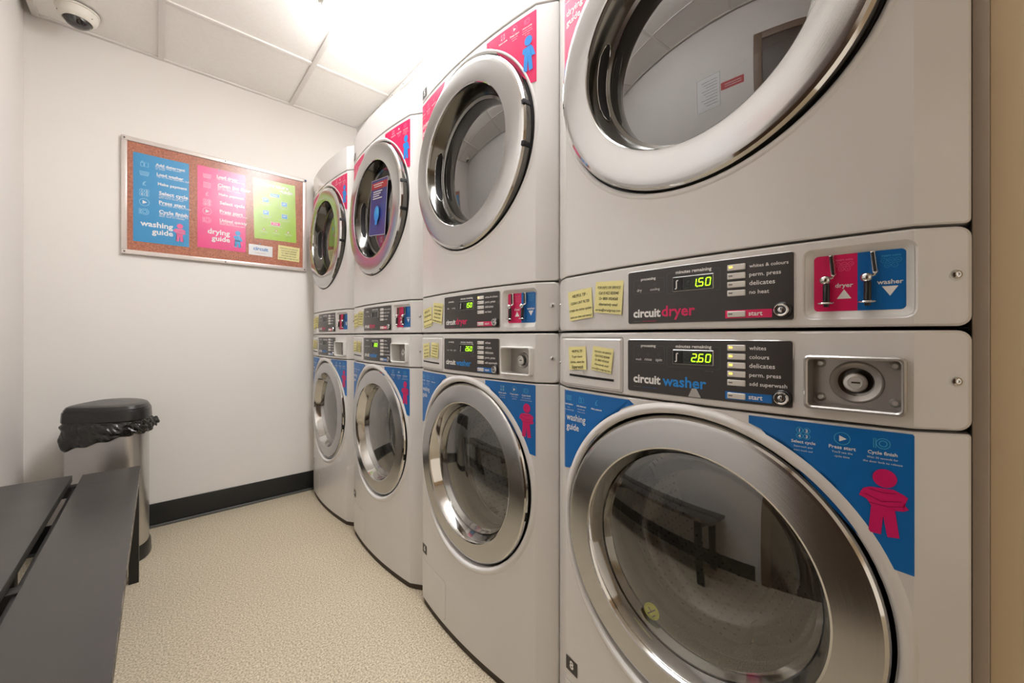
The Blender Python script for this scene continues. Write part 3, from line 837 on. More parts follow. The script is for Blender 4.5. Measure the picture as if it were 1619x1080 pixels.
    def arc(a0, a1, n=14): return [(R * math.cos(math.radians(a0 + (a1 - a0) * k / n)), ZC_W + R * math.sin(math.radians(a0 + (a1 - a0) * k / n))) for k in range(n + 1)]
    a = Art()
    t0 = math.degrees(math.acos(.1067 / R)); t1 = math.degrees(math.asin((.672 - ZC_W) / R))
    a.poly([(.1067, .8545), *arc(t0, t1 + 2), (.268, .674), (.2925, .671), (.2925, .8525), (.2905, .8545)], BLUE, 1)
    for cx, ic, t, ls in ((.1775, ic_nums, 'Select cycle', ('Superwash gets', 'more muck out!')), (.2215, ic_play, 'Press start', ("You'll see the", 'cycle time')), (.2625, ic_door, 'Cycle finish', ('Wait 30 seconds for', 'the door lock to release'))):
        ic(a, cx, .8375, .0085, BLUELINE, INKW)
        a.text(t, cx, .8225, INKW, width=.029, align='c', bold=.02)
        for q, l in enumerate(ls): a.text(l, cx, .8165 - .0058 * q, INKW, width=.0016 * len(l), align='c')
    figure(a, .263, .716, .088, MAN_PINK, MAN_LINE)
    a.build('guide_sticker', mp, root, True)
    a = Art()
    t0 = 180 - math.degrees(math.acos(.0985 / R)); t1 = 180 - math.degrees(math.asin((.667 - ZC_W) / R)) 
    a.poly([(-.3005, .853), (-.3005, .667), (-.278, .671), *arc(t1 + 0, t0 + 0), (-.112, .8455), (-.1095, .853)][::-1], BLUE, 1)
    for cx, ic, t, ls in ((-.281, ic_basket, 'Load washer', ('Up to', 'three quarters full')), (-.2395, ic_bottle, 'Add detergent', ('Into the soap', 'drawer or drum')), (-.194, ic_pound, 'Make payment', ())):
        ic(a, cx, .836, .0095, BLUELINE, INKW)
        a.text(t, cx, .8195, INKW, width=.030, align='c', bold=.03)
        for q, l in enumerate(ls): a.text(l, cx, .8125 - .006 * q, INKW, width=.0017 * len(l), align='c')
    a.text('washing', -.2885, .784, INKW, width=.062, bold=.012, zs=1.15); a.text('guide', -.2885, .762, INKW, width=.041, bold=.012, zs=1.15)
    a.build('guide_sticker', mp, root, True)
    # number label and filter hatch
    a = Art(); a.rect(-.2908, -.2525, .189, .222, TAG, 1); a.text(str(number), -.2715, .1985, INKW, size=.026, layer=2, align='c', bold=.03)
    a.build('number_label', mp, root, True)
    slab(rrect(-.3, -.1085, .038, .163, .012, '0110'), [], .003, .0006, mp, 'filter_hatch', WHITE, root, .0010)
    a = Art(); a.strip(rrect(-.3, -.1075, .037, .164, .012, '0110')[1:], .0009, INKG, 1)
    a.disc(-.281, .1525, .0022, INKB, 2)
    a.build('hatch_gap', mp, root, True, base=-.0002)
    return root

def dryer(i, number, lit, label):
    yc = Y_FIRST + PITCH * (i + .5); z0 = ZS
    root = empty('tumble_dryer', (EDGE, yc, z0), label, 'tumble dryer', 'row of stacked tumble dryers')
    mp = machine_map(z0)
    cabinet(root, z0, ZS + .0005, ZTOP - .006)
    slab(rrect(-.341, .341, ZT + .002, ZP - .0018, .006), [circle(ZC_D, .2870)], .045, .002, mp, 'front_panel', WHITE, root, 0, holedepth=.05)
    slab(rrect(-.341, .341, ZP + .0018, ZTOP, .010, '0011'), [], .045, .002, mp, 'top_panel', WHITE, root, 0)
    # door
    zc = ZC_D - z0
    d = door_ring(root, zc, R_RING_D, .694, .735, True)
    bm = bmesh.new()
    lathe(bm, [(.722 - EDGE, .278), (.7225 - EDGE, .2850), (.728 - EDGE, .2865), (.76 - EDGE, .286)], 'X', (0, 0, zc), 128)
    finish(bm, 'door_seal_rim', BLACK, d, 60)
    surround(root, mp, ZC_D, ((.2985, 0.0), (.2965, .0010), (.2940, .0018), (.2905, .0012), (.2885, -.001), (.2875, -.010)))
    bm = bmesh.new()
    gr = .1855
    prof = [(.752 - EDGE - .020 * (1 - (r / gr) ** 2), r) for r in [gr * (1 - k / 14) for k in range(15)]]
    lathe(bm, prof, 'X', (0, 0, zc), 96); finish(bm, 'glass', GLASS_D, d, 60)
    # recessed finger pull in the inner cone, left-hand side
    bm = bmesh.new()
    n = 22; L = []
    a0 = math.radians(26)
    pts = []
    for k in range(n):
        t = 2 * PI * k / n; ang = math.cos(t) * a0; ww = math.sin(t)
        ww = max(-.75, min(.75, ww)) / .75
        x = .7335 + .0115 * ww; r = R_IN - .0062 - (x - .714) * .32 - .0008
        pts.append((x, r, ang))
    V = [bm.verts.new((x - EDGE, r * math.cos(g), zc + r * math.sin(g))) for x, r, g in pts]
    ctr = [bm.verts.new((.7335 - EDGE, (R_IN - .0145) * math.cos(g * a0), zc + (R_IN - .0145) * math.sin(g * a0))) for g in (-.8, -.4, 0, .4, .8)]
    def nearest(g): return ctr[max(0, min(4, int(round((g / a0) / .4)) + 2))]
    for k in range(n):
        k2 = (k + 1) % n; A = nearest(pts[k][2]); B = nearest(pts[k2][2])
        if A is B: bm.faces.new((V[k], V[k2], A))
        else: bm.faces.new((V[k], V[k2], B, A))
    finish(bm, 'finger_pull', BLACKHOLE, d, 40)
    bm = bmesh.new()
    tube(bm, [(x - EDGE, (r - .0004) * math.cos(g), zc + (r - .0004) * math.sin(g)) for x, r, g in pts + [pts[0], pts[1]]], .0009, 6)
    finish(bm, 'finger_pull_rim', CHROME, d, 40)
    for dz in (.0505, -.058):
        bm = bmesh.new()
        ang = math.asin(dz / R_RING_D)
        box(bm, .6965 - EDGE, .722 - EDGE, -(R_RING_D + .0012), -(R_RING_D - .012), -.0065, .0065, 0, .001)
        bmesh.ops.rotate(bm, verts=bm.verts[:], cent=(0, 0, 0), matrix=Matrix.Rotation(-ang, 3, 'X'))
        bmesh.ops.translate(bm, verts=bm.verts[:], vec=(0, 0, zc))
        finish(bm, 'handle_slot', BLACKHOLE, d)
    bm = bmesh.new()
    lathe(bm, [(.765 - EDGE, .255), (.772 - EDGE, .21), (.785 - EDGE, .19), (.81 - EDGE, .187), (.82 - EDGE, .2), (.83 - EDGE, .24)], 'X', (0, 0, zc), 96)
    finish(bm, 'door_gasket', RUBBER, root, 60)
    bm = bmesh.new()
    lathe(bm, [(.82 - EDGE, .21), (.84 - EDGE, .262), (1.28 - EDGE, .262), (1.29 - EDGE, .2), (1.295 - EDGE, 0)], 'X', (0, 0, zc), 96, [0, 0, 1, 1])
    finish(bm, 'drum', [DRUMD, DRUMD], root, 40)
    # control fascia with coin tray
    cr = (.1790, .2925, 1.0085, 1.1055)
    slab(rrect(-.3415, .3415, ZS + .0028, ZT - .0018, .013, '1111'), [rrect(*cr, .010)], .04, .003, mp, 'control_fascia', WHITE, root, 0, holedepth=.03)
    pl = (.1885, .2845, 1.0178, 1.0985)
    # sloping sides of the tray
    bm = bmesh.new()
    o1 = rrect(*cr, .010); o2 = rrect(*pl, .006)
    A = [bm.verts.new(mp(p[0], -.0022, p[1])) for p in o1]; B = [bm.verts.new(mp(p[0], -.0095, p[1])) for p in o2]
    for k in range(len(o1)): bm.faces.new((A[k], A[(k + 1) % len(A)], B[(k + 1) % len(B)], B[k]))
    bm.faces.new(B)
    bmesh.ops.recalc_face_normals(bm, faces=bm.faces[:])
    tray = finish(bm, 'coin_tray', WHITE_IN, root, 30)
    um = (pl[0] + pl[1]) / 2
    a = Art()
    L = rrect(pl[0], um, pl[2], pl[3], .005, '1001'); Rr = rrect(um, pl[1], pl[2], pl[3], .005, '0110')
    a.poly(L, PINK, 1); a.poly(Rr, BLUE, 1)
    a.poly([(.2143, 1.0352), (.2302, 1.0352), (.2223, 1.0485)], INKW, 2); a.text('dryer', .2223, 1.0515, INKW, width=.0195, align='c', bold=.02)
    a.poly([(.2612, 1.0495), (.2692, 1.0362), (.2772, 1.0495)], INKW, 2); a.text('washer', .2692, 1.0525, INKW, width=.0255, align='c', bold=.02)
    for cx, ln in ((.2225, PINKLINE), (.2702, BLUELINE)):
        a.text('insert coins', cx, 1.0895, ln, width=.0185, align='c', bold=.02)
        for q in range(3): a.ring(cx - .007 + .007 * q, 1.0842, .0030, .0004, ln); a.text(('£1', '50p', '20p')[q], cx - .007 + .007 * q, 1.0834, ln, size=.0022, align='c')
        for q in range(2): a.ring(cx - .0035 + .007 * q, 1.0775, .0030, .0004, ln); a.text(('10p', '5p')[q], cx - .0035 + .007 * q, 1.0767, ln, size=.0022, align='c')
    a.build('coin_plate_print', mp, tray, True, base=-.0097)
    for cu in (.2040, .2478):
        bm = bmesh.new(); q = lambda u, w, z: tuple(mp(u, w, z))
        tube(bm, [q(cu + .0045, -.006, 1.0975), q(cu + .0075, -.003, 1.068)], .0030, 8, 0)
        tube(bm, [q(cu + .0045, -.0025, 1.0960), q(cu + .0075, .0005, 1.0695)], .0018, 8, 1)
        tube(bm, [q(cu + .0085, -.004, 1.070), q(cu + .0065, -.001, 1.0655), q(cu, 0, 1.0625)], [.0026, .0022, .0016], 8, 0)
        for z, m_, rr in ((1.0622, 0, .0066),):
            p = mp(cu - .0012, .0005, z)
            r_ = bmesh.ops.create_uvsphere(bm, u_segments=20, v_segments=12, radius=rr)
            for v in r_['verts']: v.co += p
        tube(bm, [q(cu, -.002, 1.0575), q(cu, -.001, 1.054), q(cu, 0, 1.030), q(cu, 0, 1.0235)], [.0035, .0042, .0042, .0030], 12, 1)
        p = mp(cu, .0015, 1.0285)
        lathe(bm, [(-.0012, 0), (-.0012, .0085), (0, .0100), (.0012, .0092), (.0016, .004), (.0016, 0)], 'Z', (p.x, p.y, p.z), 28)
        finish(bm, 'coin_chute', [CHROME, BLACK], tray, 40)
    screw_on(root, mp, .3285, 1.060); screw_on(root, mp, -.333, 1.06, r=.0035)
    buttons_and_panel(root, z0, True, lit, number)
    # pink guide stickers
    R = .2990
    def arc(a0, a1, n=14): return [(R * math.cos(math.radians(a0 + (a1 - a0) * k / n)), ZC_D + R * math.sin(math.radians(a0 + (a1 - a0) * k / n))) for k in range(n + 1)]
    a = Art()
    t0 = math.degrees(math.acos(.1135 / R)); t1 = math.degrees(math.asin((1.655 - ZC_D) / R))
    a.poly([(.1135, 1.8275), *arc(t0, t1), (.2745, 1.644), (.2945, 1.641), (.2945, 1.8275)], PINK, 1)
    for cx, ic, t, ls in ((.180, ic_nums, 'Select cycle', ()), (.2225, ic_play, 'Press start', ("You'll see the", 'cycle time')), (.266, ic_door, 'Unload quickly', ('Be ready to unload', 'and your clothes will', 'not crease'))):
        ic(a, cx, 1.811, .0095, PINKLINE, INKW)
        a.text(t, cx, 1.7945, INKW, width=.032, align='c', bold=.02)
        for q, l in enumerate(ls): a.text(l, cx, 1.788 - .006 * q, INKW, width=.0016 * len(l), align='c')
    figure(a, .268, 1.679, .092, MAN_BLUE, BLUE, True)
    a.build('guide_sticker', mp, root, True)
    a = Art()
    t0 = 180 - math.degrees(math.acos(.118 / R)); t1 = 180 - math.degrees(math.asin((1.615 - ZC_D) / R))
    a.poly([(-.3005, 1.8275), (-.3005, 1.596), (-.288, 1.603), *arc(t1, t0), (-.1105, 1.8275)][::-1], PINK, 1)
    for cx, ic, t, ls in ((-.281, ic_basket, 'Load dryer', ('Up to', 'three quarters full')), (-.236, ic_filter, 'Clean lint filter', ('Before each use', 'to dry quicker')), (-.190, ic_pound, 'Make payment', ())):
        ic(a, cx, 1.807, .0095, PINKLINE, INKW)
        a.text(t, cx, 1.789, INKW, width=.032, align='c', bold=.02)
        for q, l in enumerate(ls): a.text(l, cx, 1.782 - .006 * q, INKW, width=.0017 * len(l), align='c')
    a.text('drying', -.2885, 1.742, INKW, width=.054, bold=.015); a.text('guide', -.2885, 1.7195, INKW, width=.046, bold=.015)
    a.build('guide_sticker', mp, root, True)
    a = Art(); a.rect(-.2908, -.2525, 1.852, 1.884, TAG, 1); a.text(str(number), -.2715, 1.861, INKW, size=.026, layer=2, align='c', bold=.03)
    a.build('number_label', mp, root, True)
    return root

where = ['nearest the camera, at the right of the row', 'second from the right of the row', 'third from the right of the row', 'at the far end of the row against the back wall']
for i in range(4):
    nw = 8 - 2 * i
    lab_w = ['white front-loading washer numbered 8 with round yellow mark in its glass, nearest the camera',
             'white front-loading washer numbered 6 with a lit green display, second nearest in the row',
             'white front-loading washer under the dryer with a poster in its glass, third along the row',
             'white front-loading washer at the far end of the row, against the back wall'][i]
    lab_d = ['large white dryer above washer 8, its door cut off by the frame top',
             'white stacked dryer numbered 5 with lit display, second nearest, above washer 6',
             'white stacked dryer with a blue and red poster showing in its round door',
             'white stacked dryer at the far end of the row, beside the noticeboard'][i]
    washer(i, nw, i in (0, 1, 2), lab_w)
    dryer(i, nw - 1, i in (0, 1), lab_d)

# ------------------------------------------------------------------ yellow sticky notes on the fascias
def note(i, corners, lines, label, z0, group):
    """corners: UL, UR, LR, LL in (u, z)"""
    yc = Y_FIRST + PITCH * (i + .5)
    mp0 = machine_map(0.0)
    wset = .0034 if z0 < 1 else .0
    cu = sum(c[0] for c in corners) / 4; cz = sum(c[1] for c in corners) / 4
    org = mp0(cu, 0, cz)
    UL, UR, LR, LL = [Vector(c) for c in corners]
    def P(s, t):    # s 0..1 right, t 0..1 up
        lo = LL.lerp(LR, s); hi = UL.lerp(UR, s); return lo.lerp(hi, t)
    a = Art()
    a.poly([tuple(P(s, t)) for s, t in ((0, 0), (.5, .012), (1, 0), (1, 1), (0, 1))], YELLOW, 1)
    wd = (UR - UL).length; ang = math.atan2((UR - UL).y, (UR - UL).x) * .5 + math.atan2((LR - LL).y, (LR - LL).x) * .5
    n = len(lines)
    for k, (t, frac) in enumerate(lines):
        tt = 0.80 - k * (.70 / max(n - 1, 1)) if n > 1 else .5
        p = P(.5, tt)
        a.text(t, p.x, p.y - .002, INKB, width=wd * frac, layer=2, align='c', rot=ang, bold=.01, shear=.12, zs=1.25)
    def mp(u, w, z):
        lift = .0026 * (max(UL.y, UR.y) - z) / (max(UL.y, UR.y) - min(LL.y, LR.y))      # the lower edge stands off the enamel
        return mp0(u, w + wset + lift, z) - org
    o = a.build('sticky_note', mp, None, True, base=.0004, step=.0005)
    o.location = Vector((EDGE, yc, 0)) + org
    tag(o, label, 'sticky note', group)
    return o

T_DRY1 = [('HELPFUL TIP -', .62), ('CLEAN LINT FILTER', .78), ('it helps dry clothes quicker', .92), ('saves you time and money!', .9)]
T_INFO = [('FOR INFO OR SERVICE', .82), ('Call 01422 820040', .72), ('Or 0800 0924068', .68), ('Alternatively email', .68), ('service@circuitgroup.com', .9)]
T_W1 = [('HELPFUL TIP', .6), ('To get cleaner', .62), ('clothes, select the', .8), ('Superwash', .66)]
D1 = ((-.2835, 1.0855), (-.2085, 1.0905), (-.2025, 1.0235), (-.2745, 1.0165))
D2 = ((-.1955, 1.1005), (-.1225, 1.0955), (-.1265, 1.0255), (-.1990, 1.0335))
W1 = ((-.2785, .9560), (-.2230, .9590), (-.2190, .9070), (-.2735, .9025))
W2 = ((-.2005, .9605), (-.1450, .9545), (-.1505, .9025), (-.2060, .9080))
pos = ['on the nearest', 'on the second nearest', 'on the third', 'on the farthest']
def jig(c, i, dz=0.0, du=0.0, tilt=0.0):
    mu = sum(p[0] for p in c) / 4; mz = sum(p[1] for p in c) / 4
    return tuple((mu + (p[0] - mu) * math.cos(tilt) - (p[1] - mz) * math.sin(tilt) + du, mz + (p[0] - mu) * math.sin(tilt) + (p[1] - mz) * math.cos(tilt) + dz) for p in c)
for i in range(4):
    dd = [0, -.003, .001, .002][i]; tl = [0, .05, -.04, .03][i]
    note(i, jig(D1, i, dd * 2, 0, tl), T_DRY1, 'left, lower sticky note about the lint filter %s dryer fascia' % pos[i], 2, 'sticky notes on the dryer fascias')
    note(i, jig(D2, i, dd, 0, -tl), T_INFO, 'right, higher yellow sticky note with phone numbers %s dryer fascia' % pos[i], 2, 'sticky notes on the dryer fascias')
    note(i, jig(W1, i, dd * .5, .003 if i else 0, tl), T_W1, 'left yellow sticky note about superwash %s washer drawer' % pos[i], 0, 'sticky notes on the washer drawers')
    note(i, jig(W2, i, -dd * .5, 0, tl * .5), T_INFO, 'right yellow sticky note with phone numbers %s washer drawer' % pos[i], 0, 'sticky notes on the washer drawers')

# poster taped behind the glass of the third dryer
def glass_poster():
    a = Art()
    W, H = .172, .245
    a.rect(-W / 2, W / 2, -H / 2, H / 2, mat('indigo print', (38, 62, 140), .4, rgb2=(60, 40, 120), nscale=7), 1)
    a.box_line(-W / 2, W / 2, -H / 2, H / 2, .003, PAPER, 2)
    a.rect(-W / 2 + .004, W / 2 - .004, H / 2 - .042, H / 2 - .012, RED, 2)
    for k in range(2): a.rect(-.055 + .01 * k, .05 - .012 * k, H / 2 - .024 - .010 * k, H / 2 - .0205 - .010 * k, PAPER, 3)
    for k in range(4): a.rect(-.055, .045 - .013 * (k % 3), H / 2 - .056 - .010 * k, H / 2 - .0515 - .010 * k, PAPER, 3)
    a.disc(.0, -.03, .027, MAN_BLUE, 3, rz=.034); a.disc(.008, -.018, .010, BLUELINE, 4, rz=.016); a.rect(-.012, .012, -.078, -.062, MAN_BLUE, 3)
    yc = Y_FIRST + PITCH * 2.5
    mpp = lambda u, w, z: Vector((-w - .006 * math.cos(u * 18), -u, z))
    o = a.build('glass_notice', mpp, None, False, thick=.0006)
    # stuck on the middle of the bulging glass
    o.location = (.7308, yc + .011, ZC_D + .021); o.rotation_euler = (math.radians(8), 0, 0)
    tag(o, 'small blue and purple printed notice with red header inside a round dryer door', 'poster')
glass_poster()

# ------------------------------------------------------------------ noticeboard and its papers
def board():
    X0, X1, Z0, Z1 = -.137, .697, 1.390, 1.975
    org = Vector((X0, BACK, Z0))
    root = empty('noticeboard', (X0, BACK, Z0), 'wide red-brown cork noticeboard in a thin pale frame, on the back wall', 'noticeboard')
    w, h = X1 - X0, Z1 - Z0
    bm = bmesh.new(); box(bm, .012, w - .012, -.010, -.001, .012, h - .012); finish(bm, 'cork_panel', CORK, root)
    bm = bmesh.new()
    t = .022
    for x0, x1, z0, z1 in ((0, w, 0, t), (0, w, h - t, h), (0, t, t, h - t), (w - t, w, t, h - t)): box(bm, x0, x1, -.018, -.0005, z0, z1, 0, .003)
    finish(bm, 'frame', mat('pale aluminium frame', (214, 204, 198), .3, metal=.35, noise=.04), root)
    bm = bmesh.new(); box(bm, t - .004, w - t + .004, -.0165, -.0155, t - .004, h - t + .004); finish(bm, 'cover_sheet', COVER, root)
    for x, z in ((.012, .012), (w - .012, .012), (.012, h - .012), (w / 2 + .0, .010), (w / 2, h - .010)):
        bm = bmesh.new(); lathe(bm, [(0, .004), (-.002, .0035), (-.003, 0)], 'Y', (x, -.018, z), 14); finish(bm, 'frame_screw', DCHROME, root, 40)
board()
BY = BACK - .0108
def board_map(u, w, z): return Vector((u, -w, z))
def paper(art, name, x, z, label, cat, group=None):
    o = art.build(name, board_map, None, False, base=.0001, step=.0003)
    o.location = (x, BY, z); tag(o, label, cat, group); return o

def skew(corners):
    """quad map: unit square -> measured corners UL UR LR LL (relative)"""
    UL, UR, LR, LL = [Vector(c) for c in corners]
    return lambda s, t: LL.lerp(LR, s).lerp(UL.lerp(UR, s), t)

def guide_poster(base, rows, title, figmat, line, cape, name, x0, z0, W, H, label):
    a = Art(); a.rect(0, W, 0, H, base, 1)
    n = len(rows)
    for k, (ic, t, ls) in enumerate(rows):
        z = H * (.885 - .108 * k)
        ic(a, W * .19, z, W * .085, line, INKW)
        x = W * (.385 + .02 * min(k, 3))
        a.text(t, x, z + .004, INKW, width=W * .047 * len(t) * .95 * (1.0 if len(t) < 13 else .93), bold=.03)
        for q, l in enumerate(ls): a.text(l, x, z - .0045 - .0085 * q, INKW, width=W * .0235 * len(l))
    a.text(title, W * .70 if not cape else W * .66, H * .185, INKW, width=W * (.58 if not cape else .46), align='r', bold=.025)
    a.text('guide', W * .70 if not cape else W * .66, H * .105, INKW, width=W * .38, align='r', bold=.025)
    figure(a, W * .82, H * .055, H * .21, figmat, line, cape)
    return paper(a, name, x0, z0, label, 'poster', 'posters on the noticeboard')

guide_poster(POSTER_BLUE, [(ic_bottle, 'Add detergent', ('Into the soap drawer', 'or drum')), (ic_basket, 'Load washer', ('Up to three quarters full',)), (ic_pound, 'Make payment', ()), (ic_nums, 'Select cycle', ('Superwash or superwash', 'gets more muck out!')), (ic_play, 'Press start', ("You'll see the cycle time",)), (ic_door, 'Cycle finish', ('Wait 30 seconds for the', 'door lock to release'))],
             'washing', mat('poster figure pink', (236, 92, 150), .4), mat('poster line blue', (150, 210, 235), .4), False, 'washing_poster', -.094, 1.4585, .216, .446, 'bright blue poster reading washing guide, leftmost on the noticeboard')
guide_poster(POSTER_PINK, [(ic_basket, 'Load dryer', ('Up to three quarters full',)), (ic_filter, 'Clean lint filter', ('Before each use to', 'get the best results')), (ic_pound, 'Make payment', ()), (ic_nums, 'Select cycle', ()), (ic_play, 'Press start', ("You'll see the cycle time",)), (ic_door, 'Unload quickly', ('Be ready when', 'cycle time reaches zero'))],
             'drying', mat('poster figure blue', (0, 160, 220), .4), mat('poster line pink', (252, 176, 206), .4), True, 'drying_poster', .157, 1.466, .219, .446, 'magenta poster reading drying guide, middle of the noticeboard')
def green_poster():
    W, H = .222, .355; a = Art(); a.rect(0, W, 0, H, POSTER_GREEN, 1)
    a.text('temperature', W * .84, H * .895, INKW, width=W * .76, align='r', bold=.03); a.text('guide', W * .93, H * .825, INKW, width=W * .32, align='r', bold=.03)
    LB = mat('poster label blue', (60, 160, 220), .4)
    def lab(cx, cz, w, h, t, m=LB): a.rect(cx - w / 2, cx + w / 2, cz - h / 2, cz + h / 2, INKW, 2, .002); a.rect(cx - w / 2 + .002, cx + w / 2 - .002, cz - h / 2 + .002, cz + h / 2 - .002, m, 3, .002); a.text(t, cx, cz - .003, INKW, width=w * .6, layer=4, align='c', bold=.03)
    lab(W * .5, H * .765, .05, .02, 'Washer')
    for cx, cz, t in ((W * .28, H * .66, '30°'), (W * .72, H * .64, '40°'), (W * .28, H * .45, '50°'), (W * .72, H * .43, '60°')):
        lab(cx, cz, .032, .028, t)
        a.text('Delicates and woollens', cx, cz - .024, INKW, width=.06, align='c'); a.text('light soiling', cx, cz - .032, INKW, width=.034, align='c')
    a.text('Select the wash', W * .5, H * .72, INKW, width=.06, align='c')
    lab(W * .5, H * .28, .05, .02, 'Dryer', POSTER_PINK)
    a.text('Select the drying heat', W * .5, H * .232, INKW, width=.075, align='c')
    for k in range(3):
        cx = W * (.22 + .29 * k); a.ring(cx, H * .165, .007, .0012, POSTER_PINK, 2); a.disc(cx, H * .165, .004, INKW, 2)
        a.text(('Low heat', 'Medium heat', 'High heat')[k], cx, H * .115, INKW, width=.04, align='c'); a.text('synthetics', cx, H * .075, INKG, width=.03, align='c')
    o = paper(a, 'temperature_poster', .418, 1.558, 'lime green poster reading temperature guide, rightmost on the noticeboard', 'poster', 'posters on the noticeboard')
    o.rotation_euler = (0, math.radians(-1.2), 0)
green_poster()
a = Art(); a.rect(0, .12, 0, .062, PAPER, 1); a.text('circuit', .06, .030, mat('logo blue ink', (30, 110, 180), .4), width=.075, align='c', bold=.03); a.text('laundry solutions', .06, .012, RED, width=.055, align='c')
o = paper(a, 'printed_card', .390, 1.459, 'small white card with blue lettering pinned under the green poster', 'card'); o.rotation_euler = (0, math.radians(1.0), 0)
a = Art(); a.rect(0, .118, 0, .088, YELLOW, 1)
for k, (t, fr) in enumerate(T_INFO): a.text(t, .059, .068 - .0145 * k, INKB, width=.118 * fr, layer=2, align='c', bold=.01, shear=.1)
o = paper(a, 'sticky_note', .538, 1.449, 'pale yellow paper note at the lower right corner of the noticeboard', 'sticky note'); o.rotation_euler = (0, math.radians(2.0), 0)
for (x, z, m, lab, dy) in ((.018, 1.910, mat('red pin', (150, 40, 40), .3), 'tiny red push pin at the top edge of the blue poster', 0), (.252, 1.905, mat('blue pin', (20, 90, 160), .3), 'tiny blue push pin at the top edge of the magenta poster', 0), (.446, 1.528, mat('pale blue pin', (110, 150, 190), .3), 'tiny pale blue push pin holding the white card', 0), (.690, 1.962, mat('navy pin', (20, 50, 110), .3), 'navy push pin in the top right corner of the noticeboard frame', 1)):
    bm = bmesh.new()
    if dy: lathe(bm, [(-.0001, .004), (-.005, .006), (-.008, .004), (-.008, 0)], 'Y', (0, 0, 0), 14)
    else: lathe(bm, [(-.0001, .0015), (-.0022, .0016), (-.0022, .0034), (-.0034, .0034), (-.0034, 0)], 'Y', (0, 0, 0), 14)
    o = finish(bm, 'push_pin', m, None, 40, (x, BACK - .018 if dy else BY - .0008, z)); tag(o, lab, 'push pin')

# papers on the left wall, seen mirrored in the nearest dryer's glass
def wall_papers():
    mpl = lambda u, w, z: Vector((w, u, z))
    a = Art(); a.rect(-.105, .105, -.148, .148, PAPER, 1); a.box_line(-.102, .102, -.145, .145, .004, INKG, 2)
    for k in range(9): a.rect(-.08, .06 - .02 * (k % 3), .10 - .026 * k, .104 - .026 * k, INKG, 2)
    o = a.build('wall_notice', mpl, None, False, thick=.0006); o.location = (LEFT, .62, 1.74); tag(o, 'white printed notice on the left wall, mirrored in the nearest dryer glass', 'notice')
    a = Art(); a.rect(-.09, .09, -.032, .032, RED, 1)
    for k in range(2): a.rect(-.07, .06, .006 - .018 * k, .010 - .018 * k, PAPER, 2)
    o = a.build('wall_sign', mpl, None, False, thick=.0006); o.location = (LEFT, .42, 1.74); tag(o, 'small red sign on the left wall, mirrored in the nearest dryer glass', 'sign')
wall_papers()

# ------------------------------------------------------------------ bench
def bench():
    root = empty('bench', (-.25, 1.2, 0), 'long low dark slatted bench with two wide boards along the left wall', 'bench')
    near, far, top = .50, 2.222, .45
    def board_(x0, x1, y0, y1, right):
        bm = bmesh.new(); box(bm, x0, x1, y0, y1, top - .024, top, 0, .0015)
        for f in bm.faces:
            c = f.calc_center_median()
            if right and f.normal.x > .5 and c.y < 2.2: f.material_index = 1
        bmesh.ops.translate(bm, verts=bm.verts[:], vec=(.25, -1.2, 0))
        return finish(bm, 'seat_board', [BENCH, BENCH_EDGE], root, 30)
    board_(-.2165, -.0535, near, far, True)
    board_(-.4155, -.2445, near, far + .018, False)
    def part(name, x0, x1, y0, y1, z0, z1):
        bm = bmesh.new(); box(bm, x0, x1, y0, y1, z0, z1, 0, .0015); bmesh.ops.translate(bm, verts=bm.verts[:], vec=(.25, -1.2, 0)); finish(bm, name, BENCH_DARK, root, 30)
    for y in (2.165, 1.35, .57):
        part('crossbar', -.40, -.062, y, y + .035, top - .064, top - .0245)
    for y in (2.165, .57):
        part('leg', -.088, -.058, y - .005, y + .04, 0, top - .0245)
        part('leg', -.405, -.37, y - .005, y + .04, 0, top - .0245)
    part('rail', -.236, -.224, .60, 2.165, top - .064, top - .030)
bench()

# ------------------------------------------------------------------ bin and its bag
OUT = [(-.325, 2.480), (-.257, 2.428), (-.178, 2.368), (-.105, 2.338), (-.055, 2.352), (-.026, 2.405), (-.019, 2.49), (-.034, 2.57), (-.072, 2.64), (-.125, 2.69), (-.185, 2.70), (-.222, 2.672)]
CEN = Vector((-.165, 2.53))
def smooth_loop(pts, it=3):
    P = [Vector(p) for p in pts]
    for _ in range(it):
        Q = []
        for i in range(len(P)):
            a, b = P[i], P[(i + 1) % len(P)]; Q += [a.lerp(b, .25), a.lerp(b, .75)]
        P = Q
    return P
def loft(bm, levels, cap_top=False, cap_bot=False, mi=0, n_it=2):
    """levels: (z, scale) of the D outline"""
    uvl = bm.loops.layers.uv.verify()
    base = smooth_loop(OUT, n_it); rings = []
    for z, s in levels:
        rings.append([bm.verts.new(((CEN.x + (p.x - CEN.x) * s) - CEN.x, (CEN.y + (p.y - CEN.y) * s) - CEN.y, z)) for p in base])
    n = len(base)
    for i in range(len(rings) - 1):
        for k in range(n):
            f = bm.faces.new((rings[i][k], rings[i][(k + 1) % n], rings[i + 1][(k + 1) % n], rings[i + 1][k])); f.material_index = mi
            for lp, (a, b) in zip(f.loops, ((k, i), (k + 1, i), (k + 1, i + 1), (k, i + 1))): lp[uvl].uv = (a / n, levels[min(b, len(levels) - 1)][0])
    if cap_top: bm.faces.new(rings[-1]).material_index = mi
    if cap_bot: bm.faces.new(rings[0]).material_index = mi
    return rings
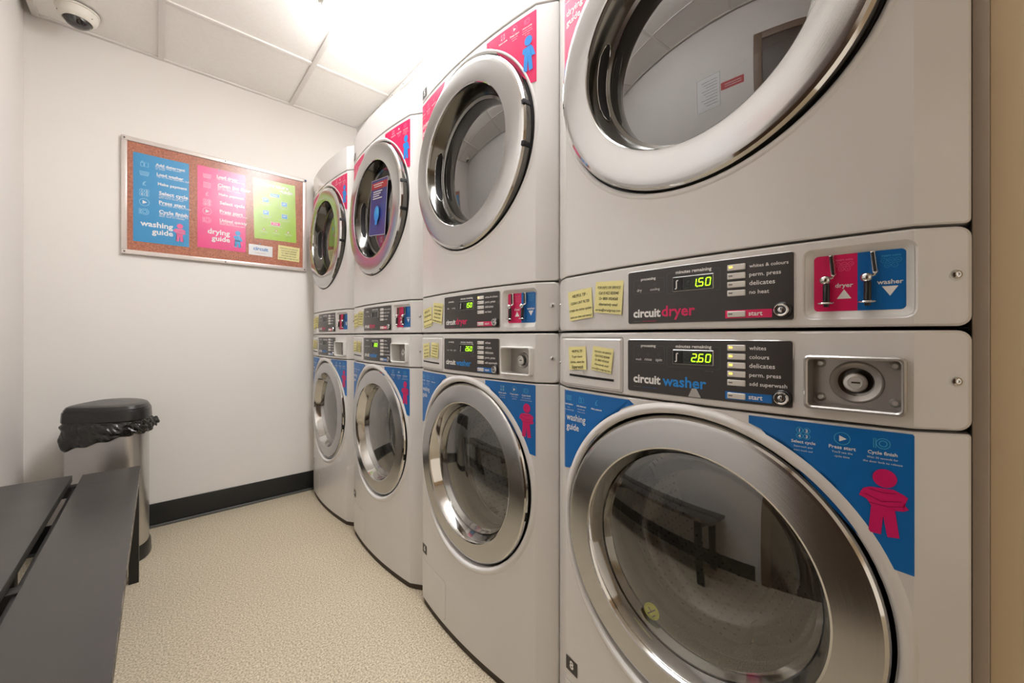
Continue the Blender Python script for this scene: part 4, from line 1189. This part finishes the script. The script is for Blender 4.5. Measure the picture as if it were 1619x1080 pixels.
def bin_():
    root = empty('pedal_bin', (CEN.x, CEN.y, 0), 'half-round stainless steel bin with black lid in the far left corner', 'bin')
    bm = bmesh.new(); loft(bm, [(.05, .90), (.06, .93), (.60, .93), (.612, .92)]); finish(bm, 'body', BINSTEEL, root, 30)
    bm = bmesh.new(); loft(bm, [(0, .97), (.004, .985), (.045, .975), (.062, .935), (.066, .90)], cap_bot=True); finish(bm, 'base', BINBLK, root, 30)
    bm = bmesh.new(); loft(bm, [(.612, .93), (.616, .985), (.620, 1.0), (.655, .985), (.661, .975), (.662, .955), (.668, .95), (.680, .90), (.684, .84), (.6855, .6), (.686, .3)], cap_top=True); finish(bm, 'lid', BINBLK, root, 25)
bin_()
def bag():
    bm = bmesh.new(); base = smooth_loop(OUT, 4); n = len(base)
    rnd = random.Random(3)
    rows = 22; rings = []
    ph = [rnd.uniform(0, 6.28) for _ in range(12)]
    for r in range(rows + 1):
        t = r / rows; ring = []
        for k, p in enumerate(base):
            th = 2 * PI * k / n
            d = (p - CEN)
            # bottom edge: low at the left, rising to the right
            low = .555 - .055 * max(0, min(1, (-.10 - p.x) / .2)) 
            z = .619 + (low - .619) * t
            bulge = math.sin(PI * min(1, t * 1.02)) * .035 + .035 * t + .01
            q = Vector((math.cos(th) * 3.2 + t * 1.6, math.sin(th) * 3.2 - t * 1.1, t * 1.3))
            q2 = Vector((math.cos(th) * 7 + t * 2.5, math.sin(th) * 7 - t * 2.5, t * 1.8))
            wr = .16 * (abs(mnoise.noise(q)) - .25) + .12 * (abs(mnoise.noise(q2 )) - .25) + .04 * (abs(mnoise.noise(q2 * 2.3)) - .2)
            s = .97 + bulge + wr * .55 * (1 if t > .05 else 0)
            if t > .95: s = .945 + (s - .945) * (1 - t) / .05
            ring.append(bm.verts.new((d.x * s, d.y * s, z - .55 + .004 * math.sin(13 * th + 5 * t))))
        rings.append(ring)
    for i in range(rows):
        for k in range(n): bm.faces.new((rings[i][k], rings[i][(k + 1) % n], rings[i + 1][(k + 1) % n], rings[i + 1][k]))
    # knot bunched at the right
    kx, ky = .148, -.06
    r_ = bmesh.ops.create_icosphere(bm, subdivisions=4, radius=1.0)
    for v in r_['verts']:
        c = v.co; k = 1 + .18 * math.sin(9 * c.x + 4 * c.z) + .16 * math.sin(11 * c.y - 5 * c.z) + .08 * math.sin(23 * c.z + 6 * c.x)
        v.co = Vector((kx + c.x * .017 * k, ky + c.y * .019 * k, .588 - .55 + c.z * .021 * k))
    o = finish(bm, 'bin_liner', BAG, None, 60, (CEN.x, CEN.y, .55)); tag(o, 'crumpled shiny black liner hanging out under the lid of the steel bin', 'bin liner')
bag()

# ------------------------------------------------------------------ ceiling things
def ceiling_light(name, x, y0, y1, m, label):
    root = empty(name, (x, (y0 + y1) / 2, CEIL), label, 'ceiling light')
    half = (y1 - y0) / 2
    bm = bmesh.new(); box(bm, -.118, .118, -half + .01, half - .01, -.018, -.0045, 0, .002); finish(bm, 'back_plate', WHITE_IN, root)
    bm = bmesh.new(); n = 20; W, Hh = .112, .062
    prof = [(W * math.cos(PI * k / n) * (1.0), -.018 - Hh * (math.sin(PI * k / n) ** .7)) for k in range(n + 1)]
    A = [bm.verts.new((p[0], -half, p[1])) for p in prof]; B = [bm.verts.new((p[0], half, p[1])) for p in prof]
    for k in range(n): bm.faces.new((A[k], A[k + 1], B[k + 1], B[k]))
    bm.faces.new(A); bm.faces.new(B)
    bmesh.ops.recalc_face_normals(bm, faces=bm.faces[:])
    finish(bm, 'diffuser', m, root, 40)
ceiling_light('ceiling_light', .637, .15, 1.83, LAMPM, 'long white lit fluorescent fitting on the ceiling above the machines')

def dome_camera():
    root = empty('dome_camera', (-.264, 2.562, CEIL), 'white round security camera with smoked lens on the ceiling in the left corner', 'security camera')
    root.scale = (.78, .78, .86)
    bm = bmesh.new(); lathe(bm, [(-.0045, 0), (-.0045, .088), (-.012, .089), (-.014, .083)], 'Z', (0, 0, 0), 48); finish(bm, 'mount_plate', CAMW, root, 40)
    bm = bmesh.new(); lathe(bm, [(-.013, .083), (-.030, .083), (-.044, .078), (-.055, .068), (-.060, .060), (-.058, .057), (-.052, .056)], 'Z', (0, 0, 0), 48)
    finish(bm, 'housing', CAMW, root, 50)
    bm = bmesh.new(); lathe(bm, [(-.052, .056), (-.064, .054), (-.078, .044), (-.086, .028), (-.089, 0)], 'Z', (0, 0, 0), 40); finish(bm, 'dome', glass_mat('smoked dome', (.25, .23, .22), .10, 4.0, .08, (60, 55, 52)), root, 60)
    bm = bmesh.new(); r_ = bmesh.ops.create_uvsphere(bm, u_segments=24, v_segments=16, radius=.030)
    bmesh.ops.translate(bm, verts=bm.verts[:], vec=(0, 0, -.038)); 
    tube(bm, [(.005, -.008, -.045), (.012, -.02, -.066)], .012, 16, 1)
    finish(bm, 'lens', [BLACK, CAMD], root, 40)
    bm = bmesh.new()
    for ang in (200, 320): 
        x, y = .079 * math.cos(math.radians(ang)), .079 * math.sin(math.radians(ang)); r_ = bmesh.ops.create_uvsphere(bm, u_segments=8, v_segments=6, radius=.0025)
        for v in r_['verts']: v.co += Vector((x, y, -.045))
    finish(bm, 'housing_screw', DCHROME, root, 40)
dome_camera()
